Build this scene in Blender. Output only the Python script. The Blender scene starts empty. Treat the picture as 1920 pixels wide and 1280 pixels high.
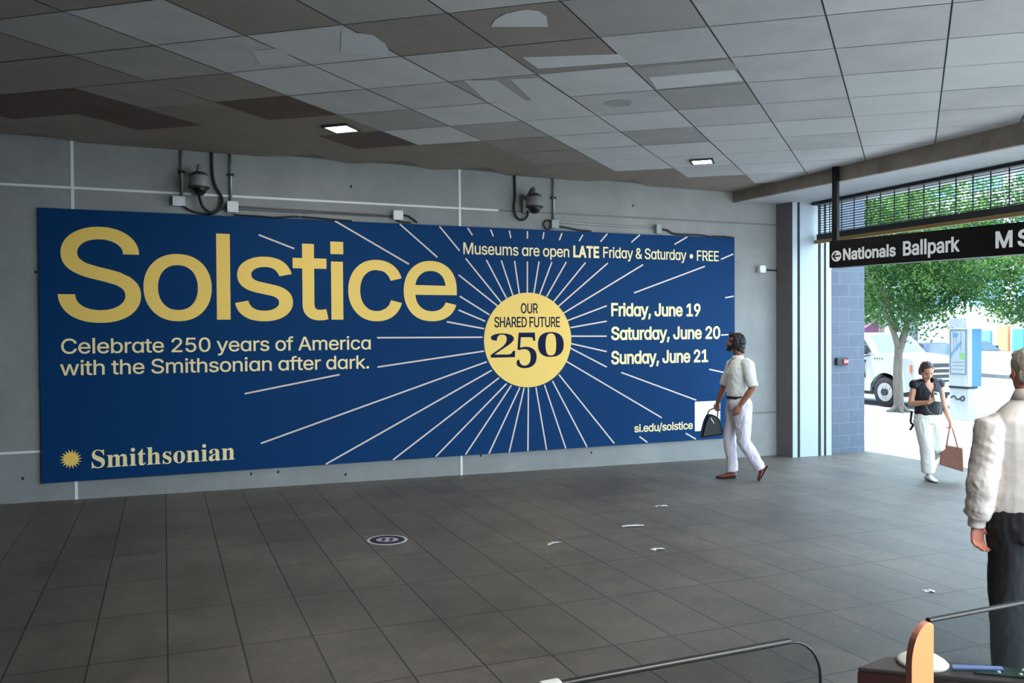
import bpy, bmesh, math, random
from mathutils import Vector, Matrix, noise, geometry
V = Vector
PI = math.pi
SC = bpy.context.scene
COL = SC.collection

# ---------------------------------------------------------------- camera
CH = 1.93
cam_data = bpy.data.cameras.new('camera')
cam = bpy.data.objects.new('camera', cam_data)
COL.objects.link(cam)
cR, cU, cF = V((0.92334123, -0.38393432, -0.00595077)), V((0.01075065, 0.01035702, 0.99988857)), V((0.38382991, 0.92330232, -0.0136906))
cam.matrix_world = Matrix(((cR.x, cU.x, -cF.x, 0.0), (cR.y, cU.y, -cF.y, -10.5536), (cR.z, cU.z, -cF.z, CH), (0, 0, 0, 1)))
cam_data.sensor_width = 36.0
cam_data.lens = 36.0 * 1570 / 1920
cam_data.clip_start = 0.05
cam_data.clip_end = 400
SC.camera = cam

# ---------------------------------------------------------------- sky, sun, exposure
world = bpy.data.worlds.new('sky')
SC.world = world
world.use_nodes = True
wn, wl = world.node_tree.nodes, world.node_tree.links
bg = wn['Background']
bg.inputs[0].default_value = (0.60, 0.81, 1.0, 1)
bg.inputs[1].default_value = 3.4
sun_d = bpy.data.lights.new('sun', 'SUN')
sun_d.energy = 4.8
sun_d.angle = math.radians(0.6)
sun_d.color = (1.0, 0.96, 0.9)
sun = bpy.data.objects.new('sun', sun_d)
COL.objects.link(sun)
sun.rotation_euler = V((-0.14, 0.26, 0.95)).to_track_quat('Z', 'Y').to_euler()
for _x, _y in ((2.9, -10.4), (5.6, -10.2)):          # unseen fill lamps added to brighten the foreground, no fixtures
    _d = bpy.data.lights.new('fill_lamp', 'AREA')
    _d.size = 0.3
    _d.energy = 75
    _d.color = (1.0, 0.96, 0.88)
    _o = bpy.data.objects.new('fill_lamp', _d)
    COL.objects.link(_o)
    _o.location = (_x, _y, 3.99)
SC.view_settings.view_transform = 'Standard'
SC.view_settings.look = 'None'
SC.view_settings.gamma = 1.0
SC.view_settings.use_curve_mapping = False
SC.view_settings.exposure = 1.15


# ---------------------------------------------------------------- materials
def srgb(r, g, b):
    f = lambda c: (c / 255 / 12.92) if c / 255 <= 0.04045 else ((c / 255 + 0.055) / 1.055) ** 2.4
    return (f(r), f(g), f(b), 1.0)


def mat(name, col, rough=0.6, metal=0.0, spec=0.5, noise_scale=None, noise_amt=0.0, bump=0.0, bump_scale=None, emit=None, emit_s=0.0, stretch=None, detail=6):
    m = bpy.data.materials.new(name)
    m.use_nodes = True
    nt = m.node_tree
    b = nt.nodes['Principled BSDF']
    b.inputs['Base Color'].default_value = col
    b.inputs['Roughness'].default_value = rough
    b.inputs['Metallic'].default_value = metal
    b.inputs['Specular IOR Level'].default_value = spec
    if emit:
        b.inputs['Emission Color'].default_value = emit
        b.inputs['Emission Strength'].default_value = emit_s
    if noise_scale or bump:
        tc = nt.nodes.new('ShaderNodeTexCoord')
        src = tc.outputs['Object']
        if stretch:
            mp = nt.nodes.new('ShaderNodeMapping')
            mp.inputs['Scale'].default_value = stretch
            nt.links.new(src, mp.inputs['Vector'])
            src = mp.outputs['Vector']
    if noise_scale:
        n = nt.nodes.new('ShaderNodeTexNoise')
        n.inputs['Scale'].default_value = noise_scale
        n.inputs['Detail'].default_value = detail
        n.inputs['Roughness'].default_value = 0.65
        nt.links.new(src, n.inputs['Vector'])
        r = nt.nodes.new('ShaderNodeMapRange')
        r.inputs['From Min'].default_value = 0.3
        r.inputs['From Max'].default_value = 0.7
        r.inputs['To Min'].default_value = 1 - noise_amt
        r.inputs['To Max'].default_value = 1 + noise_amt
        nt.links.new(n.outputs['Fac'], r.inputs['Value'])
        mx = nt.nodes.new('ShaderNodeMix')
        mx.data_type = 'RGBA'
        mx.blend_type = 'MULTIPLY'
        mx.inputs['Factor'].default_value = 1.0
        mx.inputs[6].default_value = col
        nt.links.new(r.outputs['Result'], mx.inputs[7])
        nt.links.new(mx.outputs[2], b.inputs['Base Color'])
    if bump:
        n2 = nt.nodes.new('ShaderNodeTexNoise')
        n2.inputs['Scale'].default_value = bump_scale or 40
        n2.inputs['Detail'].default_value = 4
        nt.links.new(src, n2.inputs['Vector'])
        bp = nt.nodes.new('ShaderNodeBump')
        bp.inputs['Strength'].default_value = bump
        bp.inputs['Distance'].default_value = 0.01
        nt.links.new(n2.outputs['Fac'], bp.inputs['Height'])
        nt.links.new(bp.outputs['Normal'], b.inputs['Normal'])
    return m


def glass_mat(name, tint, rough=0.02, alpha=0.25):
    m = bpy.data.materials.new(name)
    m.use_nodes = True
    nt = m.node_tree
    nt.nodes.clear()
    out = nt.nodes.new('ShaderNodeOutputMaterial')
    tr = nt.nodes.new('ShaderNodeBsdfTransparent')
    tr.inputs[0].default_value = tint
    gl = nt.nodes.new('ShaderNodeBsdfGlossy')
    gl.inputs['Roughness'].default_value = rough
    mx = nt.nodes.new('ShaderNodeMixShader')
    mx.inputs[0].default_value = 0.012
    nt.links.new(tr.outputs[0], mx.inputs[1])
    nt.links.new(gl.outputs[0], mx.inputs[2])
    nt.links.new(mx.outputs[0], out.inputs[0])
    return m


def brick_mat(name, c1, c2, cm, width, height, mortar, swap=None, offset=0.5, rough=0.6, spec=0.5, noise_amt=0.25, noise_scale=6, bump=0.3, stain=None, origin=(0, 0, 0), speck=None):
    """Tiles or blocks drawn with the brick node over object coordinates."""
    m = bpy.data.materials.new(name)
    m.use_nodes = True
    nt = m.node_tree
    b = nt.nodes['Principled BSDF']
    b.inputs['Specular IOR Level'].default_value = spec
    tc = nt.nodes.new('ShaderNodeTexCoord')
    sx = nt.nodes.new('ShaderNodeSeparateXYZ')
    mp0 = nt.nodes.new('ShaderNodeMapping')
    mp0.inputs['Location'].default_value = origin
    nt.links.new(tc.outputs['Object'], mp0.inputs['Vector'])
    nt.links.new(mp0.outputs[0], sx.inputs[0])
    cb = nt.nodes.new('ShaderNodeCombineXYZ')
    a = swap or 'XY'
    nt.links.new(sx.outputs[a[0]], cb.inputs[0])
    nt.links.new(sx.outputs[a[1]], cb.inputs[1])
    br = nt.nodes.new('ShaderNodeTexBrick')
    br.offset = offset
    br.inputs['Color1'].default_value = c1
    br.inputs['Color2'].default_value = c2
    br.inputs['Mortar'].default_value = cm
    br.inputs['Scale'].default_value = 1.0
    br.inputs['Mortar Size'].default_value = mortar
    br.inputs['Mortar Smooth'].default_value = 0.3
    br.inputs['Brick Width'].default_value = width
    br.inputs['Row Height'].default_value = height
    nt.links.new(cb.outputs[0], br.inputs['Vector'])
    col = br.outputs['Color']

    def mul(col, scale, amt, stretch=(1, 1, 1), detail=6):
        mp = nt.nodes.new('ShaderNodeMapping')
        mp.inputs['Scale'].default_value = stretch
        nt.links.new(tc.outputs['Object'], mp.inputs['Vector'])
        n = nt.nodes.new('ShaderNodeTexNoise')
        n.inputs['Scale'].default_value = scale
        n.inputs['Detail'].default_value = detail
        n.inputs['Roughness'].default_value = 0.7
        nt.links.new(mp.outputs[0], n.inputs['Vector'])
        r = nt.nodes.new('ShaderNodeMapRange')
        r.inputs['From Min'].default_value = 0.3
        r.inputs['From Max'].default_value = 0.7
        r.inputs['To Min'].default_value = 1 - amt
        r.inputs['To Max'].default_value = 1 + amt
        nt.links.new(n.outputs['Fac'], r.inputs['Value'])
        mx = nt.nodes.new('ShaderNodeMix')
        mx.data_type = 'RGBA'
        mx.blend_type = 'MULTIPLY'
        mx.inputs['Factor'].default_value = 1.0
        nt.links.new(col, mx.inputs[6])
        nt.links.new(r.outputs['Result'], mx.inputs[7])
        return mx.outputs[2], n.outputs['Fac']

    col, f1 = mul(col, noise_scale, noise_amt)
    if stain:
        col, f2 = mul(col, stain[0], stain[1], stain[2] if len(stain) > 2 else (1, 1, 1))
    if speck:
        col, f3 = mul(col, speck[0], speck[1], (1, 1, 1), 3)
    nt.links.new(col, b.inputs['Base Color'])
    rr = nt.nodes.new('ShaderNodeMapRange')
    rr.inputs['To Min'].default_value = rough - 0.1
    rr.inputs['To Max'].default_value = rough + 0.12
    nt.links.new(f1, rr.inputs['Value'])
    nt.links.new(rr.outputs['Result'], b.inputs['Roughness'])
    if bump:
        bp = nt.nodes.new('ShaderNodeBump')
        bp.inputs['Strength'].default_value = bump
        bp.inputs['Distance'].default_value = 0.004
        bp.invert = True
        nt.links.new(br.outputs['Fac'], bp.inputs['Height'])
        nt.links.new(bp.outputs['Normal'], b.inputs['Normal'])
    return m


# ---------------------------------------------------------------- mesh helpers
def obj(name, bm, m=None, parent=None, smooth=False, loc=None):
    if isinstance(bm, bmesh.types.BMesh):
        me = bpy.data.meshes.new(name)
        bmesh.ops.recalc_face_normals(bm, faces=bm.faces)
        bm.to_mesh(me)
        bm.free()
    else:
        me = bm
        me.name = name
    for x in (m if isinstance(m, (list, tuple)) else [m]):
        if x is not None:
            me.materials.append(x)
    if smooth:
        me.polygons.foreach_set('use_smooth', [True] * len(me.polygons))
    o = bpy.data.objects.new(name, me)
    COL.objects.link(o)
    if parent is not None:
        o.parent = parent
    if loc is not None:
        o.location = loc
    return o


def tag(o, label=None, cat=None, group=None, kind=None):
    if label: o['label'] = label
    if cat: o['category'] = cat
    if group: o['group'] = group
    if kind: o['kind'] = kind
    return o


def thing(name, label, cat, loc=(0, 0, 0), rotz=0.0, group=None):
    o = bpy.data.objects.new(name, None)
    o.empty_display_size = 0.1
    COL.objects.link(o)
    o.location = loc
    o.rotation_euler = (0, 0, rotz)
    return tag(o, label, cat, group)


def struct(name, bm, m, parent=None, label=None, cat=None, smooth=False):
    o = obj(name, bm, m, parent, smooth)
    if parent is None:
        o['kind'] = 'structure'
        if label: o['label'] = label
        if cat: o['category'] = cat
    return o


def box(bm, lo, hi, bevel=0.0, M=None, seg=2):
    lo, hi = V(lo), V(hi)
    vs = [bm.verts.new((x, y, z)) for x in (lo.x, hi.x) for y in (lo.y, hi.y) for z in (lo.z, hi.z)]
    idx = [(0, 1, 3, 2), (4, 6, 7, 5), (0, 4, 5, 1), (2, 3, 7, 6), (0, 2, 6, 4), (1, 5, 7, 3)]
    fs = [bm.faces.new([vs[i] for i in f]) for f in idx]
    if bevel > 0:
        es = list({e for f in fs for e in f.edges})
        r = bmesh.ops.bevel(bm, geom=es, offset=bevel, segments=seg, affect='EDGES', profile=0.5)
        vs = list({v for f in r['faces'] for v in f.verts} | {v for v in vs if v.is_valid})
    if M is not None:
        bmesh.ops.transform(bm, matrix=M, verts=[v for v in vs if v.is_valid])
    return vs


def prism(bm, pts, lo, hi, axis='z', bevel=0.0):
    """Extrude a 2D polygon (list of pairs) along an axis."""
    def P(p, t):
        return {'z': (p[0], p[1], t), 'y': (p[0], t, p[1]), 'x': (t, p[0], p[1])}[axis]
    a = [bm.verts.new(P(p, lo)) for p in pts]
    b = [bm.verts.new(P(p, hi)) for p in pts]
    fs = [bm.faces.new(a), bm.faces.new(list(reversed(b)))]
    n = len(pts)
    for i in range(n):
        fs.append(bm.faces.new((a[i], b[i], b[(i + 1) % n], a[(i + 1) % n])))
    if bevel > 0:
        bmesh.ops.bevel(bm, geom=list({e for f in fs for e in f.edges}), offset=bevel, segments=2, affect='EDGES', profile=0.5)
    return a + b


def ring_frames(pts, ref):
    fr = []
    n = len(pts)
    for i in range(n):
        t = (pts[min(i + 1, n - 1)] - pts[max(i - 1, 0)])
        t = t.normalized() if t.length > 1e-9 else V((0, 0, 1))
        x = ref - t * ref.dot(t)
        if x.length < 1e-4:
            x = V((0.3, 0.8, 0.5)) - t * V((0.3, 0.8, 0.5)).dot(t)
        x.normalize()
        fr.append((x, t.cross(x).normalized()))
    return fr


def tube(bm, pts, rad, seg=12, ref=V((1, 0, 0)), caps=True, dome=False, M=None):
    """Loft along pts; rad entries are r or (rx, ry); rx lies along ref."""
    pts = [V(p) for p in pts]
    if isinstance(rad, (int, float)):
        rad = [rad] * len(pts)
    rad = [(r, r) if isinstance(r, (int, float)) else r for r in rad]
    if dome:
        for end in (0, -1):
            k = 1 if end == 0 else -2
            d = (pts[end] - pts[k]).normalized()
            r = min(rad[end])
            extra = [(d * r * 0.5, 0.86), (d * r * 0.87, 0.5), (d * r * 0.99, 0.14)]
            base, br = pts[end], rad[end]
            for off, s in extra:
                if end == 0:
                    pts.insert(0, base + off); rad.insert(0, (br[0] * s, br[1] * s))
                else:
                    pts.append(base + off); rad.append((br[0] * s, br[1] * s))
    fr = ring_frames(pts, ref)
    rings = []
    for p, (rx, ry), (x, y) in zip(pts, rad, fr):
        rings.append([bm.verts.new(p + x * (rx * math.cos(2 * PI * k / seg)) + y * (ry * math.sin(2 * PI * k / seg))) for k in range(seg)])
    for a, b in zip(rings, rings[1:]):
        for k in range(seg):
            bm.faces.new((a[k], a[(k + 1) % seg], b[(k + 1) % seg], b[k]))
    if caps:
        bm.faces.new(list(reversed(rings[0])))
        bm.faces.new(rings[-1])
    vs = [v for r in rings for v in r]
    if M is not None:
        bmesh.ops.transform(bm, matrix=M, verts=vs)
    return vs


def smooth_path(pts, n=6):
    """Catmull-Rom through pts."""
    pts = [V(p) for p in pts]
    out = []
    for i in range(len(pts) - 1):
        p0, p1, p2, p3 = pts[max(i - 1, 0)], pts[i], pts[i + 1], pts[min(i + 2, len(pts) - 1)]
        for k in range(n):
            t = k / n
            out.append(0.5 * ((2 * p1) + (p2 - p0) * t + (2 * p0 - 5 * p1 + 4 * p2 - p3) * t * t + (3 * p1 - p0 - 3 * p2 + p3) * t ** 3))
    out.append(pts[-1])
    return out


def band(bm, p0, p1, r0, r1, ref, th=0.006, seg=24):
    """Closed ring of cloth, such as a collar."""
    pts = [V(p0), V(p1)]
    fr = ring_frames(pts, ref)
    rows = []
    for p, (rx, ry), (x, y), q in ((pts[0], r0, fr[0], 0), (pts[1], r1, fr[1], 0), (pts[1], r1, fr[1], th), (pts[0], r0, fr[0], th)):
        rows.append([bm.verts.new(p + x * ((rx - q) * math.cos(2 * PI * k / seg)) + y * ((ry - q) * math.sin(2 * PI * k / seg))) for k in range(seg)])
    for i in range(4):
        a, b = rows[i], rows[(i + 1) % 4]
        for k in range(seg):
            bm.faces.new((a[k], a[(k + 1) % seg], b[(k + 1) % seg], b[k]))


def lathe(bm, prof, c=(0, 0, 0), seg=24, M=None):
    """prof: (radius, z) pairs from bottom to top."""
    c = V(c)
    rings = []
    for r, z in prof:
        rings.append([bm.verts.new(c + V((max(r, 1e-4) * math.cos(2 * PI * k / seg), max(r, 1e-4) * math.sin(2 * PI * k / seg), z))) for k in range(seg)])
    for a, b in zip(rings, rings[1:]):
        for k in range(seg):
            bm.faces.new((a[k], a[(k + 1) % seg], b[(k + 1) % seg], b[k]))
    bm.faces.new(list(reversed(rings[0])))
    bm.faces.new(rings[-1])
    vs = [v for r in rings for v in r]
    if M is not None:
        bmesh.ops.transform(bm, matrix=M, verts=vs)
    return vs


def ellipsoid(bm, c, r, M=None, u=16, v=10):
    m = Matrix.Translation(V(c)) @ Matrix.Diagonal((r[0], r[1], r[2], 1))
    if M is not None:
        m = M @ m
    bmesh.ops.create_uvsphere(bm, u_segments=u, v_segments=v, radius=1.0, matrix=m)


def quad(bm, a, b, c, d, mi=0):
    f = bm.faces.new([bm.verts.new(p) for p in (a, b, c, d)])
    f.material_index = mi
    return f


def evaluated_mesh(bm, mods):
    """Apply modifiers to a bmesh and return the resulting mesh data."""
    me = bpy.data.meshes.new('tmp')
    bmesh.ops.recalc_face_normals(bm, faces=bm.faces)
    bm.to_mesh(me)
    bm.free()
    o = bpy.data.objects.new('tmp', me)
    COL.objects.link(o)
    for kind, kw in mods:
        md = o.modifiers.new(kind, kind)
        for k, v in kw.items():
            setattr(md, k, v)
    dg = bpy.context.evaluated_depsgraph_get()
    dg.update()
    res = bpy.data.meshes.new_from_object(o.evaluated_get(dg))
    bpy.data.objects.remove(o)
    bpy.data.meshes.remove(me)
    return res


def skin_mesh(bm, vox, iters=4, fac=0.5):
    return evaluated_mesh(bm, [('REMESH', dict(mode='VOXEL', voxel_size=vox)), ('SMOOTH', dict(factor=fac, iterations=iters))])


def FZ(x):
    """Height of the gently falling floor and pavement."""
    return -0.0121 * (x - 3.7)


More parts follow.
